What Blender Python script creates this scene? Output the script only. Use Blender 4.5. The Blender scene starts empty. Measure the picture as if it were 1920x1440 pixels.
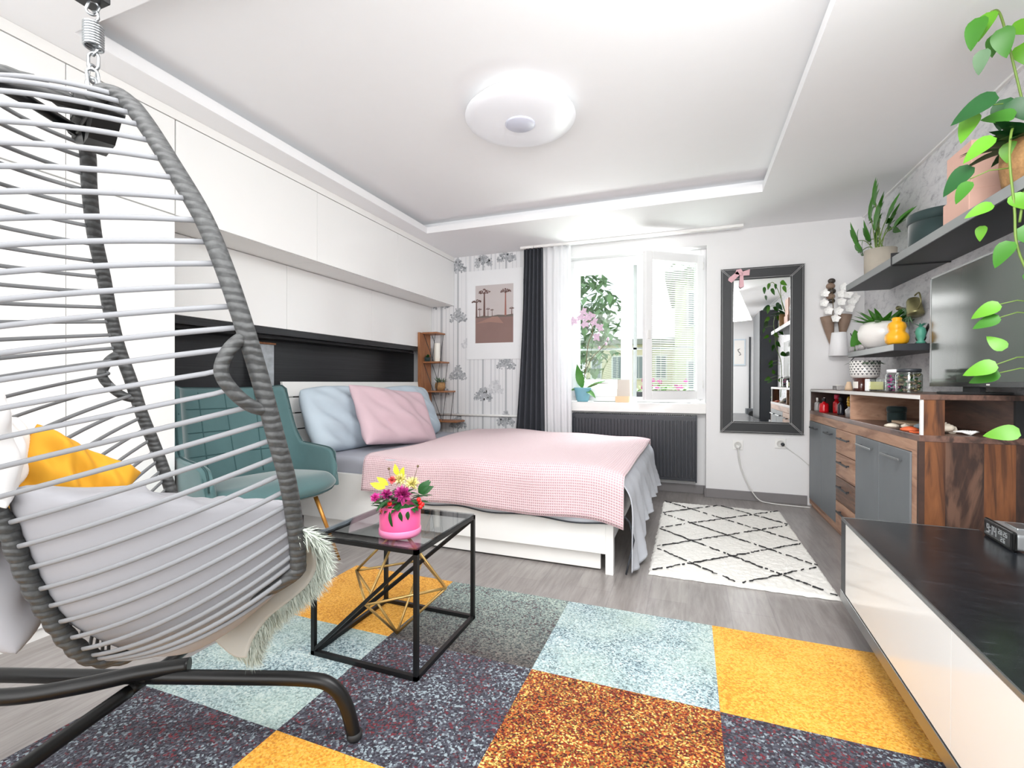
import bpy, bmesh, math, random
from mathutils import Vector, Matrix, Euler, noise
R = random.Random(7)
col = bpy.context.scene.collection
PI = math.pi
V = Vector

# ------------------------------------------------------------------ materials
def lin(c):
    if isinstance(c, str):
        c = [int(c[i:i+2], 16) / 255 for i in (0, 2, 4)]
    return tuple((x / 12.92 if x <= .04045 else ((x + .055) / 1.055) ** 2.4) for x in c[:3]) + (1,)

class NT:
    def __init__(s, name):
        s.m = bpy.data.materials.new(name); s.m.use_nodes = True
        s.t = s.m.node_tree; s.n = s.t.nodes; s.l = s.t.links
        s.b = s.n['Principled BSDF']
    def new(s, kind, **kw):
        n = s.n.new(kind)
        for k, v in kw.items(): setattr(n, k, v)
        return n
    def put(s, src, dst): s.l.new(src, dst)
    def coord(s, scale=(1, 1, 1), rot=(0, 0, 0), which='Object'):
        tc = s.new('ShaderNodeTexCoord'); mp = s.new('ShaderNodeMapping')
        mp.inputs['Scale'].default_value = scale; mp.inputs['Rotation'].default_value = rot
        s.put(tc.outputs[which], mp.inputs['Vector']); return mp.outputs['Vector']
    def noise(s, vec, scale, detail=3, rough=.5, dist=0):
        n = s.new('ShaderNodeTexNoise'); n.inputs['Scale'].default_value = scale
        n.inputs['Detail'].default_value = detail; n.inputs['Roughness'].default_value = rough
        n.inputs['Distortion'].default_value = dist
        if vec is not None: s.put(vec, n.inputs['Vector'])
        return n.outputs['Fac']
    def ramp(s, fac, stops, interp='LINEAR'):
        r = s.new('ShaderNodeValToRGB'); r.color_ramp.interpolation = interp
        e = r.color_ramp.elements
        e[0].position, e[0].color = stops[0][0], lin(stops[0][1])
        e[1].position, e[1].color = stops[1][0], lin(stops[1][1])
        for p, c in stops[2:]:
            x = e.new(p); x.color = lin(c)
        s.put(fac, r.inputs['Fac']); return r.outputs['Color']
    def mix(s, fac, a, b, mode='MIX'):
        m = s.new('ShaderNodeMix', data_type='RGBA', blend_type=mode)
        if isinstance(fac, (int, float)): m.inputs[0].default_value = fac
        else: s.put(fac, m.inputs[0])
        for i, x in ((6, a), (7, b)):
            if isinstance(x, (str, tuple)): m.inputs[i].default_value = lin(x)
            else: s.put(x, m.inputs[i])
        return m.outputs[2]
    def bump(s, h, strength=.3, dist=.01):
        b = s.new('ShaderNodeBump'); b.inputs['Strength'].default_value = strength
        b.inputs['Distance'].default_value = dist
        s.put(h, b.inputs['Height']); s.put(b.outputs['Normal'], s.b.inputs['Normal']); return b

def setb(t, rough=.5, metal=0, spec=None, coat=0, trans=0, sheen=0, emit=None, es=0, sss=0, alpha=None, ior=None):
    i = t.b.inputs
    i['Roughness'].default_value = rough; i['Metallic'].default_value = metal
    if spec is not None: i['Specular IOR Level'].default_value = spec
    if coat: i['Coat Weight'].default_value = coat; i['Coat Roughness'].default_value = .04
    if trans: i['Transmission Weight'].default_value = trans
    if sheen: i['Sheen Weight'].default_value = sheen; i['Sheen Roughness'].default_value = .4
    if emit: i['Emission Color'].default_value = lin(emit); i['Emission Strength'].default_value = es
    if alpha is not None: i['Alpha'].default_value = alpha
    if ior: i['IOR'].default_value = ior

def plain(name, c, rough=.5, metal=0, var=.04, scale=12, bump=0, bscale=60, **kw):
    """base colour with a little procedural tone variation"""
    t = NT(name); setb(t, rough, metal, **kw)
    v = t.coord()
    c0 = lin(c); f = t.noise(v, scale, 3)
    mx = t.new('ShaderNodeMix', data_type='RGBA'); t.put(f, mx.inputs[0])
    mx.inputs[6].default_value = tuple(max(0, x * (1 - var)) for x in c0[:3]) + (1,)
    mx.inputs[7].default_value = tuple(min(1, x * (1 + var)) for x in c0[:3]) + (1,)
    t.put(mx.outputs[2], t.b.inputs['Base Color'])
    if bump: t.bump(t.noise(v, bscale, 4), bump, .004)
    return t.m

def wood(name, c1, c2, scale=(2, 2, 14), rough=.5, dark=None, bump=.15, amount=1.0):
    t = NT(name); setb(t, rough)
    v = t.coord(scale)
    f = t.noise(v, 3.2, 6, .62, .6)
    c = t.ramp(f, [(.32, c1), (.68, c2)])
    if dark:
        f2 = t.noise(t.coord(tuple(x * .6 for x in scale)), 1.7, 4, .6, 1.2)
        m = t.ramp(f2, [(.50, '000000'), (.62, 'ffffff')])
        c = t.mix(m, c, dark)
    t.put(c, t.b.inputs['Base Color']); t.bump(f, bump, .003)
    return t.m

def speckle(name, cells, stops, rough=.95, big=None, bump=.6, seed=0):
    """pile carpet: random coloured flecks"""
    t = NT(name); setb(t, rough, spec=.1, sheen=.2)
    v = t.coord((1, 1, 1))
    vo = t.new('ShaderNodeTexVoronoi'); vo.inputs['Scale'].default_value = cells
    nz = t.new('ShaderNodeTexNoise'); nz.inputs['Scale'].default_value = 5; nz.inputs['Detail'].default_value = 4
    t.put(v, nz.inputs['Vector']); t.put(v, vo.inputs['Vector'])
    sp = t.new('ShaderNodeSeparateColor'); t.put(vo.outputs['Color'], sp.inputs[0])
    ad = t.new('ShaderNodeMath', operation='MULTIPLY_ADD'); t.put(nz.outputs['Fac'], ad.inputs[0])
    ad.inputs[1].default_value = .9; ad.inputs[2].default_value = -.45
    a2 = t.new('ShaderNodeMath', operation='ADD'); t.put(sp.outputs[0], a2.inputs[0]); t.put(ad.outputs[0], a2.inputs[1])
    c = t.ramp(a2.outputs[0], stops)
    if big: 
        c = t.mix(t.ramp(t.noise(v, 2.6, 3), [(.4, '000000'), (.62, 'ffffff')]), c, t.mix(.45, c, big))
    t.put(c, t.b.inputs['Base Color'])
    t.bump(t.noise(v, cells * .8, 2), bump, .01)
    return t.m

M = {}
M['wall'] = plain('wall_paint', 'e9e9ea', .85, var=.01)
M['ceil'] = plain('ceiling_paint', 'eeeff1', .9, var=.01)
M['gloss'] = plain('white_gloss', 'eff0ef', .12, var=.006, spec=.5)
M['white'] = plain('white_satin', 'eeeeec', .4, var=.01)
M['whitem'] = plain('white_matt', 'ecebe8', .65, var=.015)
M['gap'] = plain('shadow_gap', '9a9a98', .8)
M['black'] = plain('black_metal', '121314', .38, var=.1, metal=.2)
M['blackm'] = plain('black_matt', '1c1d1f', .6, var=.08)
M['charc'] = plain('charcoal', '33363b', .45, var=.05)
M['rad'] = plain('radiator_enamel', '33363d', .35, var=.03)
M['steel'] = plain('brushed_steel', '8f9294', .32, metal=.9, var=.05)
M['chrome'] = plain('zinc', 'a2a6a9', .3, metal=.9, var=.03)
M['gold'] = plain('brass', 'caa86a', .3, metal=.75, var=.05)
M['goldleg'] = plain('gold_leg', 'b8823c', .35, metal=.6, var=.05)
M['pvc'] = plain('window_pvc', 'f4f5f6', .3, var=.005)
M['plastic'] = plain('white_plastic', 'ececea', .35, var=.01)
M['cable'] = plain('white_cable', 'd9d9d6', .5)
M['mirror'] = plain('mirror_glass', 'f4f6f6', .01, metal=1, var=0)
M['leather'] = plain('black_leather', '26282b', .5, var=.06, bump=.25, bscale=160)
M['stitch'] = plain('white_stitching', 'b9b9b9', .7)
M['baseb'] = plain('grey_baseboard', '7f7c7d', .5, var=.05)
M['teal'] = plain('teal_velvet', '4b6b6d', .75, var=.16, scale=7, sheen=.6, bump=.08, bscale=220)
M['pinkbow'] = plain('pink_ribbon', 'e0b3bb', .6)
M['bluelin'] = plain('blue_linen', 'b8c6d1', .85, var=.06, scale=6, bump=.2, bscale=26)
M['pinklin'] = plain('pink_linen', 'cdb3bb', .85, var=.06, scale=6, bump=.2, bscale=26)
M['greysheet'] = plain('grey_sheet', 'a4a6b0', .85, var=.05, scale=8, bump=.15, bscale=30)
M['ruffle'] = plain('grey_ruffle', 'bcc0c8', .9, var=.07, scale=12, bump=.3, bscale=40)
M['blueedge'] = plain('dark_piping', '2f3238', .8)
M['cushion'] = plain('grey_cushion', '98989d', .85, var=.05, scale=5, bump=.18, bscale=14)
M['cushwhite'] = plain('white_cushion', 'dddcdc', .85, var=.04, scale=5, bump=.18, bscale=14)
M['yellowc'] = plain('mustard_cushion', 'cf951f', .85, var=.1, scale=8, bump=.3, bscale=16)
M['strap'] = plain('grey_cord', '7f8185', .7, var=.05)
M['strap_shaded'] = plain('grey_cord_far_shaded', '707274', .6, var=.05)  # same cord on the far side, its shade painted into a darker grey
M['candle'] = plain('candle_wax', 'f1efe6', .5)
M['green'] = plain('leaf_green', '3c7a22', .4, var=.25, scale=9, spec=.4)
M['lime'] = plain('leaf_lime', '5f9e27', .38, var=.2, scale=9, spec=.4)
M['dkgreen'] = plain('leaf_dark', '1f5226', .4, var=.25, scale=9, spec=.4)
M['greyleaf'] = plain('leaf_grey_green', '5b7a5a', .5, var=.2)
M['stem'] = plain('stem', '6d8a3a', .5)
M['stemb'] = plain('stem_brown', '6a5a40', .6)
M['tealpot'] = plain('turquoise_ceramic', '7db3c4', .3, var=.1, scale=20)
M['pot'] = plain('pot_white', 'efece8', .3, var=.02)
M['stonepot'] = plain('stone_pot', 'b5ada0', .8, var=.18, scale=10)
M['basket'] = plain('seagrass', 'a17b50', .8, var=.5, scale=60, bump=.8, bscale=90)
M['soil'] = plain('soil', '3a2f26', .95, var=.3, scale=60)
M['dkbox'] = plain('green_velvet', '1f3434', .75, var=.18, scale=9, sheen=.4)
M['pinkbox'] = plain('blush_card', 'dcb3a3', .7, var=.04)
M['hotpink'] = plain('hot_pink_velvet', 'e0508c', .6, var=.1, scale=10, sheen=.5)
M['ribbon'] = plain('pink_satin_ribbon', 'f08bb8', .35)
M['magenta'] = plain('magenta_petals', 'b0307f', .6, var=.3, scale=40)
M['fuchsia'] = plain('fuchsia_petals', 'd43fa0', .6, var=.2, scale=40)
M['cream'] = plain('cream_petals', 'eee7a2', .6, var=.12, scale=40)
M['yellowp'] = plain('yellow_petals', 'd4dc3a', .55, var=.2, scale=30)
M['coral'] = plain('coral_petals', 'e0696a', .6, var=.2, scale=40)
M['red'] = plain('red_berry', 'd81f1f', .25, var=.1)
M['redglass'] = plain('red_glass', 'c0141e', .15, var=.1)
M['clearb'] = plain('pale_glass', 'd9d5d4', .1, var=.03, trans=.5)
M['darkb'] = plain('dark_glass', '23242e', .15)
M['amber'] = plain('amber_crystal', 'b28a20', .25, var=.3, scale=60)
M['brownglass'] = plain('brown_glass', '4a2720', .15)
M['paper'] = plain('paper_label', 'e8e4dc', .7)
M['peach'] = plain('light_wood_lid', 'dcbfa0', .6)
M['shell'] = plain('shell', 'e6dccb', .6, var=.12, scale=30)
M['shello'] = plain('orange_shell', 'd9673c', .55, var=.2, scale=30)
M['shellb'] = plain('blue_grey_shell', '8fa0ab', .5, var=.3, scale=30)
M['yellowv'] = plain('yellow_ceramic', 'f0ae20', .35, var=.05)
M['brass_old'] = plain('old_brass', '8f8a63', .35, metal=.7, var=.35, scale=30)
M['mint'] = plain('green_figure', '4f9a84', .5, var=.1)
M['darkfig'] = plain('dark_figure', '2b2723', .5, var=.2)
M['horn'] = plain('brown_horn', '8a7464', .6, var=.35, scale=18)
M['orchidw'] = plain('white_petals', 'fdfdfb', .6, var=.02)
M['orchidp'] = plain('purple_petals', 'cdb2c6', .6, var=.45, scale=60)
M['bead'] = plain('dark_beads', '3c352f', .4, var=.5, scale=60)
M['lampw'] = plain('lamp_shade_white', 'f1f1f3', .5, var=.01)
M['acryl'] = plain('lamp_acrylic', 'eceef3', .3, var=.01, emit='eef0f6', es=.06)
M['acryl2'] = plain('lamp_center', 'cfd3e2', .3, var=.01)
M['card'] = plain('card', 'cbc3ba', .7)
M['peachcard'] = plain('peach_card', 'e6c6a2', .7)
M['woodpl'] = wood('oak', 'b07a52', '8d5a3c', (8, 8, 1.6))
M['fur'] = plain('sheepskin', 'bcc4ba', .95, var=.2, scale=20, sheen=.6)

# transparent / special
def glass(name, c='ffffff', mixf=.12, rough=.0, tint=1.0):
    t = NT(name); t.n.remove(t.b)
    out = [n for n in t.n if n.type == 'OUTPUT_MATERIAL'][0]
    tr = t.new('ShaderNodeBsdfTransparent'); gl = t.new('ShaderNodeBsdfGlossy'); mx = t.new('ShaderNodeMixShader')
    tr.inputs[0].default_value = lin(c); gl.inputs['Roughness'].default_value = rough
    fr = t.new('ShaderNodeFresnel'); ge = t.new('ShaderNodeNewGeometry'); mr = t.new('ShaderNodeMapRange')
    mr.inputs[3].default_value = 1.45; mr.inputs[4].default_value = 1 / 1.45; t.put(ge.outputs['Backfacing'], mr.inputs[0]); t.put(mr.outputs[0], fr.inputs[0])
    ad = t.new('ShaderNodeMath', operation='ADD'); t.put(fr.outputs[0], ad.inputs[0]); ad.inputs[1].default_value = mixf
    t.put(ad.outputs[0], mx.inputs[0]); t.put(tr.outputs[0], mx.inputs[1]); t.put(gl.outputs[0], mx.inputs[2])
    t.put(mx.outputs[0], out.inputs[0]); return t.m
M['pane'] = glass('window_glass', 'f2f7f4', .0)
M['tableglass'] = glass('smoked_table_glass', 'dfe2e3', .05)
M['jar'] = glass('clear_jar', 'e8ece8', .04, .03)

def sheer():
    t = NT('sheer_voile'); out = [n for n in t.n if n.type == 'OUTPUT_MATERIAL'][0]
    setb(t, .9); t.b.inputs['Base Color'].default_value = lin('fbfbfd')
    tl = t.new('ShaderNodeBsdfTranslucent'); tl.inputs[0].default_value = lin('f4f5f8')
    tr = t.new('ShaderNodeBsdfTransparent')
    m1 = t.new('ShaderNodeMixShader'); m1.inputs[0].default_value = .35
    t.put(t.b.outputs[0], m1.inputs[1]); t.put(tl.outputs[0], m1.inputs[2])
    m2 = t.new('ShaderNodeMixShader'); m2.inputs[0].default_value = .12
    t.put(m1.outputs[0], m2.inputs[1]); t.put(tr.outputs[0], m2.inputs[2]); t.put(m2.outputs[0], out.inputs[0])
    return t.m
M['sheer'] = sheer()
M['curtain'] = plain('dark_curtain', '3c3f46', .85, var=.08, bump=.05)

# laminate floor: long planks running to the window wall
def floor_mat():
    t = NT('grey_laminate'); setb(t, .3, spec=.5)
    v = t.coord()
    br = t.new('ShaderNodeTexBrick'); mp = t.new('ShaderNodeMapping'); mp.inputs['Rotation'].default_value = (0, 0, PI / 2)
    t.put(v, mp.inputs['Vector']); t.put(mp.outputs[0], br.inputs['Vector'])
    br.inputs['Scale'].default_value = 1; br.inputs['Brick Width'].default_value = 1.25; br.inputs['Row Height'].default_value = .19
    br.inputs['Mortar Size'].default_value = .0025; br.inputs['Color1'].default_value = lin('807b79'); br.inputs['Color2'].default_value = lin('98938f')
    br.inputs['Mortar'].default_value = lin('777372'); br.inputs['Bias'].default_value = 0
    g = t.noise(t.coord((14, 1.4, 1)), 2.6, 6, .65, .5)
    c = t.mix(.55, br.outputs['Color'], t.ramp(g, [(.28, '6e6765'), (.72, 'aca7a5')]))
    t.put(c, t.b.inputs['Base Color']); t.bump(g, .06, .002)
    return t.m
M['floor'] = floor_mat()

def plaster():
    t = NT('concrete_wallpaper'); setb(t, .85)
    v = t.coord((1, 1, 1)); v2 = t.coord((1, 3.2, 7))
    f = t.noise(v2, 3.5, 8, .72, .4); g = t.noise(v, 1.6, 4, .6)
    c = t.ramp(f, [(.28, '8a8a90'), (.39, 'c4c4c8'), (.48, 'dcdcdf'), (.75, 'ebebec')])
    c = t.mix(t.ramp(g, [(.35, '000000'), (.7, '666666')]), c, 'f0f0f1')
    t.put(c, t.b.inputs['Base Color']); t.bump(f, .3, .004); return t.m
M['plaster'] = plaster()

def marble(name):
    t = NT(name); setb(t, .22, spec=.5)
    v = t.coord((2.2, 9, 1))
    f = t.noise(v, 2.5, 9, .75, 1.2)
    c = t.ramp(f, [(.35, '121418'), (.58, '1d2024'), (.66, '3b3d42')])
    t.put(c, t.b.inputs['Base Color']); return t.m
M['slate'] = marble('black_slate_glass')

def panel_grad():
    t = NT('black_brushed_panel'); setb(t, .32, spec=.4)
    f = t.noise(t.coord((1, .6, 60)), 2, 4)
    t.put(t.ramp(f, [(.3, '202123'), (.7, '303134')]), t.b.inputs['Base Color']); return t.m
M['niche'] = panel_grad()

M['oldwood'] = wood('rustic_light_wood', 'c19a80', 'a98068', (3, 1.2, 10), .5, '8a6450')
M['oldwood_h'] = wood('rustic_light_wood_rows', 'c39c83', 'aa8068', (3, 1.5, 14), .5, '8d6a58')
M['plank_o'] = wood('orange_plank', '83522f', '633a20', (9, 9, 1.1), .5, '3f2416')
M['plank_d'] = wood('dark_worn_plank', '442c22', '241813', (9, 9, 2.2), .6, '65493a')
M['plank_e'] = wood('dark_edge', '4a3329', '33231d', (3, 3, 3), .55)
M['topwood'] = wood('top_wood', '7d5f52', '5e443a', (10, 1.2, 6), .35, '3f302b')
M['door_grey'] = plain('slate_door', '74797d', .5, var=.14, scale=4, bump=.05)

# rug tiles
M['r_yel'] = speckle('rug_mustard', 170, [(0, 'c8832a'), (.5, 'e5a63e'), (1, 'f0b656')], bump=.5)
M['r_blue'] = speckle('rug_light_blue', 170, [(0, '53666f'), (.25, '8aa0a6'), (.6, 'a9bfc4'), (1, 'cdd8d6')], big='a9bcae')
M['r_dark'] = speckle('rug_dark_flecks', 150, [(0, '6e2f37'), (.16, '2a2931'), (.5, '3d3c46'), (.8, '53555f'), (1, '93a1a8')])
M['r_rust'] = speckle('rug_rust_flecks', 190, [(0, '301a16'), (.28, '6c281a'), (.48, '8f3a1f'), (.64, 'b8682c'), (.76, '6d6534'), (.88, 'd39a4a'), (1, 'efc878')])
def teal_grad():
    m = speckle('rug_teal_grey', 160, [(0, '5d464c'), (.25, '66797a'), (.6, '93a59f'), (1, 'bccabf')])
    n = m.node_tree
    b = n.nodes['Principled BSDF']; src = b.inputs['Base Color'].links[0].from_socket
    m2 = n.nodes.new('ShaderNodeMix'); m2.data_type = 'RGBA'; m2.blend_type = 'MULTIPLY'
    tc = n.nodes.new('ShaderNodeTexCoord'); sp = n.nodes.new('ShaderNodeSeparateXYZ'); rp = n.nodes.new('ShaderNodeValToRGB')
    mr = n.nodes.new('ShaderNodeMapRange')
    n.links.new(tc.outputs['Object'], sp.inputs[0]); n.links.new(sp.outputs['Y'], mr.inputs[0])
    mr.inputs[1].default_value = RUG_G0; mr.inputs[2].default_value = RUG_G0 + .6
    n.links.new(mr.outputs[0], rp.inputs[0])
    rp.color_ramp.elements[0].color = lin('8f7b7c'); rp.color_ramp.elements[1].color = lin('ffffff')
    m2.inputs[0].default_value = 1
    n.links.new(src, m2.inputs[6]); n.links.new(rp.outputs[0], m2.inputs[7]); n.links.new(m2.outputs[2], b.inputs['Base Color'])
    return m
RUG_G0 = 0.6
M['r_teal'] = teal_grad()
M['r_white'] = plain('cream_shag', 'e9e7e2', .95, var=.05, scale=30, bump=1.0, bscale=70)
M['r_line'] = plain('black_yarn', '2b2b2d', .9, var=.2, scale=60)

def waffle():
    t = NT('pink_waffle'); setb(t, .9, sheen=.3)
    uv = t.new('ShaderNodeTexCoord').outputs['UV']
    sp = t.new('ShaderNodeSeparateXYZ'); t.put(uv, sp.inputs[0])
    outs = []
    for k in 'XY':
        m = t.new('ShaderNodeMath', operation='MULTIPLY'); t.put(sp.outputs[k], m.inputs[0]); m.inputs[1].default_value = 2 * PI / .026
        s = t.new('ShaderNodeMath', operation='SINE'); t.put(m.outputs[0], s.inputs[0])
        a = t.new('ShaderNodeMath', operation='ABSOLUTE'); t.put(s.outputs[0], a.inputs[0]); outs.append(a.outputs[0])
    mn = t.new('ShaderNodeMath', operation='MINIMUM'); t.put(outs[0], mn.inputs[0]); t.put(outs[1], mn.inputs[1])
    c = t.ramp(mn.outputs[0], [(.0, 'ead6d9'), (.35, 'dcc0c5'), (1, 'c39ca5')])  # weave hollows darker than the ridges, their shade put into the pink
    t.put(c, t.b.inputs['Base Color'])
    iv = t.new('ShaderNodeMath', operation='SUBTRACT'); iv.inputs[0].default_value = 1; t.put(mn.outputs[0], iv.inputs[1])
    t.bump(iv.outputs[0], .6, .006); return t.m
M['waffle'] = waffle()

def wicker():
    t = NT('grey_wicker_wrap'); setb(t, .55)
    v = t.coord((30, 30, 30)); f = t.noise(v, 2, 4, .7)
    w = t.new('ShaderNodeTexWave'); w.inputs['Scale'].default_value = 20; w.inputs['Distortion'].default_value = 4; w.inputs['Detail'].default_value = 2
    w.bands_direction = 'Z'; t.put(t.coord((1, 1, 1)), w.inputs['Vector'])
    c = t.ramp(f, [(.3, '393b3c'), (.7, '6f7272')])
    c = t.mix(t.ramp(w.outputs['Fac'], [(0, '000000'), (.15, '999999')]), '2c2d2e', c)
    t.put(c, t.b.inputs['Base Color']); t.bump(w.outputs['Fac'], .5, .004); return t.m
M['wicker'] = wicker()

def screen():
    t = NT('tv_screen'); setb(t, .13, spec=.5)
    t.b.inputs['Base Color'].default_value = lin('3f4740'); return t.m
M['screen'] = screen()
M['bezel'] = plain('tv_bezel', '2a2b2d', .25)

# ------------------------------------------------------------------ mesh builder
class MB:
    def __init__(s):
        s.bm = bmesh.new(); s.mi = 0; s.uv = None
    def m(s, i): s.mi = i; return s
    def _tag(s, faces, smooth):
        for f in faces: f.material_index = s.mi; f.smooth = smooth
    def box(s, x0, x1, y0, y1, z0, z1, bev=0, mat=None, seg=2):
        b = bmesh.new()
        c = V(((x0 + x1) / 2, (y0 + y1) / 2, (z0 + z1) / 2))
        bmesh.ops.create_cube(b, size=1, matrix=Matrix.Translation(c) @ Matrix.Diagonal((abs(x1 - x0), abs(y1 - y0), abs(z1 - z0), 1)))
        if bev: bmesh.ops.bevel(b, geom=b.edges[:], offset=bev, segments=seg, affect='EDGES', profile=.6)
        if mat is not None: b.transform(mat)
        s._merge(b, bev > 0 and seg > 2); return s
    def obox(s, c, size, rot=(0, 0, 0), bev=0, seg=2):
        return s.box(-size[0] / 2, size[0] / 2, -size[1] / 2, size[1] / 2, -size[2] / 2, size[2] / 2, bev,
                     Matrix.Translation(V(c)) @ Euler(rot).to_matrix().to_4x4(), seg)
    def bar(s, p0, p1, w, h=None, bev=0):
        h = h or w; p0, p1 = V(p0), V(p1); d = p1 - p0; L = d.length
        q = d.to_track_quat('Y', 'Z')
        return s.box(-w / 2, w / 2, 0, L, -h / 2, h / 2, bev, Matrix.Translation(p0) @ q.to_matrix().to_4x4())
    def _merge(s, b, smooth):
        mp = {}
        for v in b.verts: mp[v] = s.bm.verts.new(v.co)
        for f in b.faces:
            try: g = s.bm.faces.new([mp[v] for v in f.verts])
            except ValueError: continue
            g.material_index = s.mi; g.smooth = smooth
        b.free()
    def tube(s, pts, r, seg=10, closed=False, cap=True, flat=1.0, up=None, twist=0):
        pts = [V(p) for p in pts]; n = len(pts)
        rs = r if isinstance(r, (list, tuple)) else [r] * n
        T = []
        for i in range(n):
            a = pts[(i - 1) % n] if (closed or i) else pts[0]; b = pts[(i + 1) % n] if (closed or i < n - 1) else pts[-1]
            d = b - a; T.append(d.normalized() if d.length > 1e-9 else V((0, 0, 1)))
        N = V(up) if up else (V((0, 0, 1)) if abs(T[0].z) < .9 else V((1, 0, 0)))
        N = (N - T[0] * N.dot(T[0])).normalized()
        rings = []
        for i in range(n):
            if i:
                N = N - T[i] * N.dot(T[i])
                N = N.normalized() if N.length > 1e-6 else V((1, 0, 0))
            B = T[i].cross(N)
            rings.append([s.bm.verts.new(pts[i] + (N * math.cos(a) + B * (math.sin(a) * flat)) * rs[i])
                          for a in [2 * PI * k / seg + twist * i for k in range(seg)]])
        fs = []
        for i in range(n if closed else n - 1):
            A, Bb = rings[i], rings[(i + 1) % n]
            for k in range(seg):
                fs.append(s.bm.faces.new((A[k], A[(k + 1) % seg], Bb[(k + 1) % seg], Bb[k])))
        s._tag(fs, True)
        if cap and not closed:
            s._tag([s.bm.faces.new(rings[0][::-1]), s.bm.faces.new(rings[-1])], False)
        return s
    def lathe(s, prof, o=(0, 0, 0), seg=32, mat=None, wob=None):
        mat = mat or Matrix.Translation(V(o)); rings = []
        for (r, z) in prof:
            if r < 1e-6: rings.append([s.bm.verts.new(mat @ V((0, 0, z)))])
            else: rings.append([s.bm.verts.new(mat @ V(((r * (wob(a, z) if wob else 1)) * math.cos(a), (r * (wob(a, z) if wob else 1)) * math.sin(a), z)))
                                for a in [2 * PI * k / seg for k in range(seg)]])
        fs = []
        for A, B in zip(rings, rings[1:]):
            if len(A) == 1 and len(B) == 1: continue
            for k in range(seg):
                k2 = (k + 1) % seg
                if len(A) == 1: fs.append(s.bm.faces.new((A[0], B[k2], B[k])))
                elif len(B) == 1: fs.append(s.bm.faces.new((A[k], A[k2], B[0])))
                else: fs.append(s.bm.faces.new((A[k], A[k2], B[k2], B[k])))
        s._tag(fs, True); return s
    def ball(s, c, r, sc=(1, 1, 1), seg=12, rot=(0, 0, 0)):
        n = max(4, seg // 2)
        mat = Matrix.Translation(V(c)) @ Euler(rot).to_matrix().to_4x4() @ Matrix.Diagonal((sc[0], sc[1], sc[2], 1))
        return s.lathe([(r * math.sin(PI * k / n), -r * math.cos(PI * k / n)) for k in range(n + 1)], seg=seg, mat=mat)
    def poly(s, pts, smooth=False):
        f = s.bm.faces.new([s.bm.verts.new(V(p)) for p in pts]); s._tag([f], smooth); return s
    def prism(s, pts, off):
        off = V(off); a = [s.bm.verts.new(V(p)) for p in pts]; b = [s.bm.verts.new(V(p) + off) for p in pts]
        n = len(a); fs = [s.bm.faces.new(a[::-1]), s.bm.faces.new(b)]
        for i in range(n): fs.append(s.bm.faces.new((a[i], a[(i + 1) % n], b[(i + 1) % n], b[i])))
        s._tag(fs, False); return s
    def grid(s, fn, nu, nv, uvf=None, wrapu=False, smooth=True):
        vs = [[s.bm.verts.new(V(fn(i / (nu if wrapu else nu), j / nv))) for j in range(nv + 1)] for i in range(nu if wrapu else nu + 1)]
        if uvf and s.uv is None: s.uv = s.bm.loops.layers.uv.new('UVMap')
        fs = []
        for i in range(nu):
            for j in range(nv):
                i2 = (i + 1) % len(vs) if wrapu else i + 1
                f = s.bm.faces.new((vs[i][j], vs[i2][j], vs[i2][j + 1], vs[i][j + 1])); fs.append(f)
                if uvf:
                    for lp, (a, b) in zip(f.loops, ((i, j), (i + 1, j), (i + 1, j + 1), (i, j + 1))):
                        lp[s.uv].uv = uvf(a / nu, b / nv)
        s._tag(fs, smooth); return s
    def leaf(s, base, d, L, W, up=(0, 0, 1), droop=.3, fold=.15, n=6, tip=1.0, heart=False):
        base, d, up = V(base), V(d).normalized(), V(up)
        side = d.cross(up); side = side.normalized() if side.length > 1e-4 else V((1, 0, 0))
        nn = side.cross(d).normalized(); rows = []
        for i in range(n + 1):
            t = i / n
            w = (math.sin(PI * min(1, t ** (.55 if heart else .8))) ** (.75 if heart else 1)) * W / 2
            if i == 0: w = W * (.22 if heart else .05)
            if i == n: w = 0
            p = base + d * (L * t) - nn * (droop * L * t * t)
            rows.append((s.bm.verts.new(p + side * w + nn * (fold * w)), s.bm.verts.new(p), s.bm.verts.new(p - side * w + nn * (fold * w)))
                        if w > 0 else (s.bm.verts.new(p),))
        fs = []
        for A, B in zip(rows, rows[1:]):
            if len(B) == 3:
                fs += [s.bm.faces.new((A[0], A[1], B[1], B[0])), s.bm.faces.new((A[1], A[2], B[2], B[1]))]
            else: fs += [s.bm.faces.new((A[0], A[1], B[0])), s.bm.faces.new((A[1], A[2], B[0]))]
        s._tag(fs, True); return s
    def build(s, name, mats, parent=None, world=True, noorigin=False):
        bm = s.bm
        off = V((0, 0, 0))
        if parent is not None and world:
            bm.transform(WM[parent.name].inverted())
        elif parent is None and len(bm.verts) and not noorigin:
            xs = [v.co for v in bm.verts]
            off = V(((min(c.x for c in xs) + max(c.x for c in xs)) / 2, (min(c.y for c in xs) + max(c.y for c in xs)) / 2, min(c.z for c in xs)))
            bm.transform(Matrix.Translation(-off))
        bmesh.ops.recalc_face_normals(bm, faces=bm.faces[:])
        me = bpy.data.meshes.new(name); bm.to_mesh(me); bm.free()
        for m in (mats if isinstance(mats, (list, tuple)) else [mats]): me.materials.append(M[m] if isinstance(m, str) else m)
        o = bpy.data.objects.new(name, me); col.objects.link(o)
        if parent is not None: o.parent = parent; WM[o.name] = WM[parent.name].copy()
        else: o.location = off; WM[o.name] = Matrix.Translation(off)
        return o
WM = {}

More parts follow.
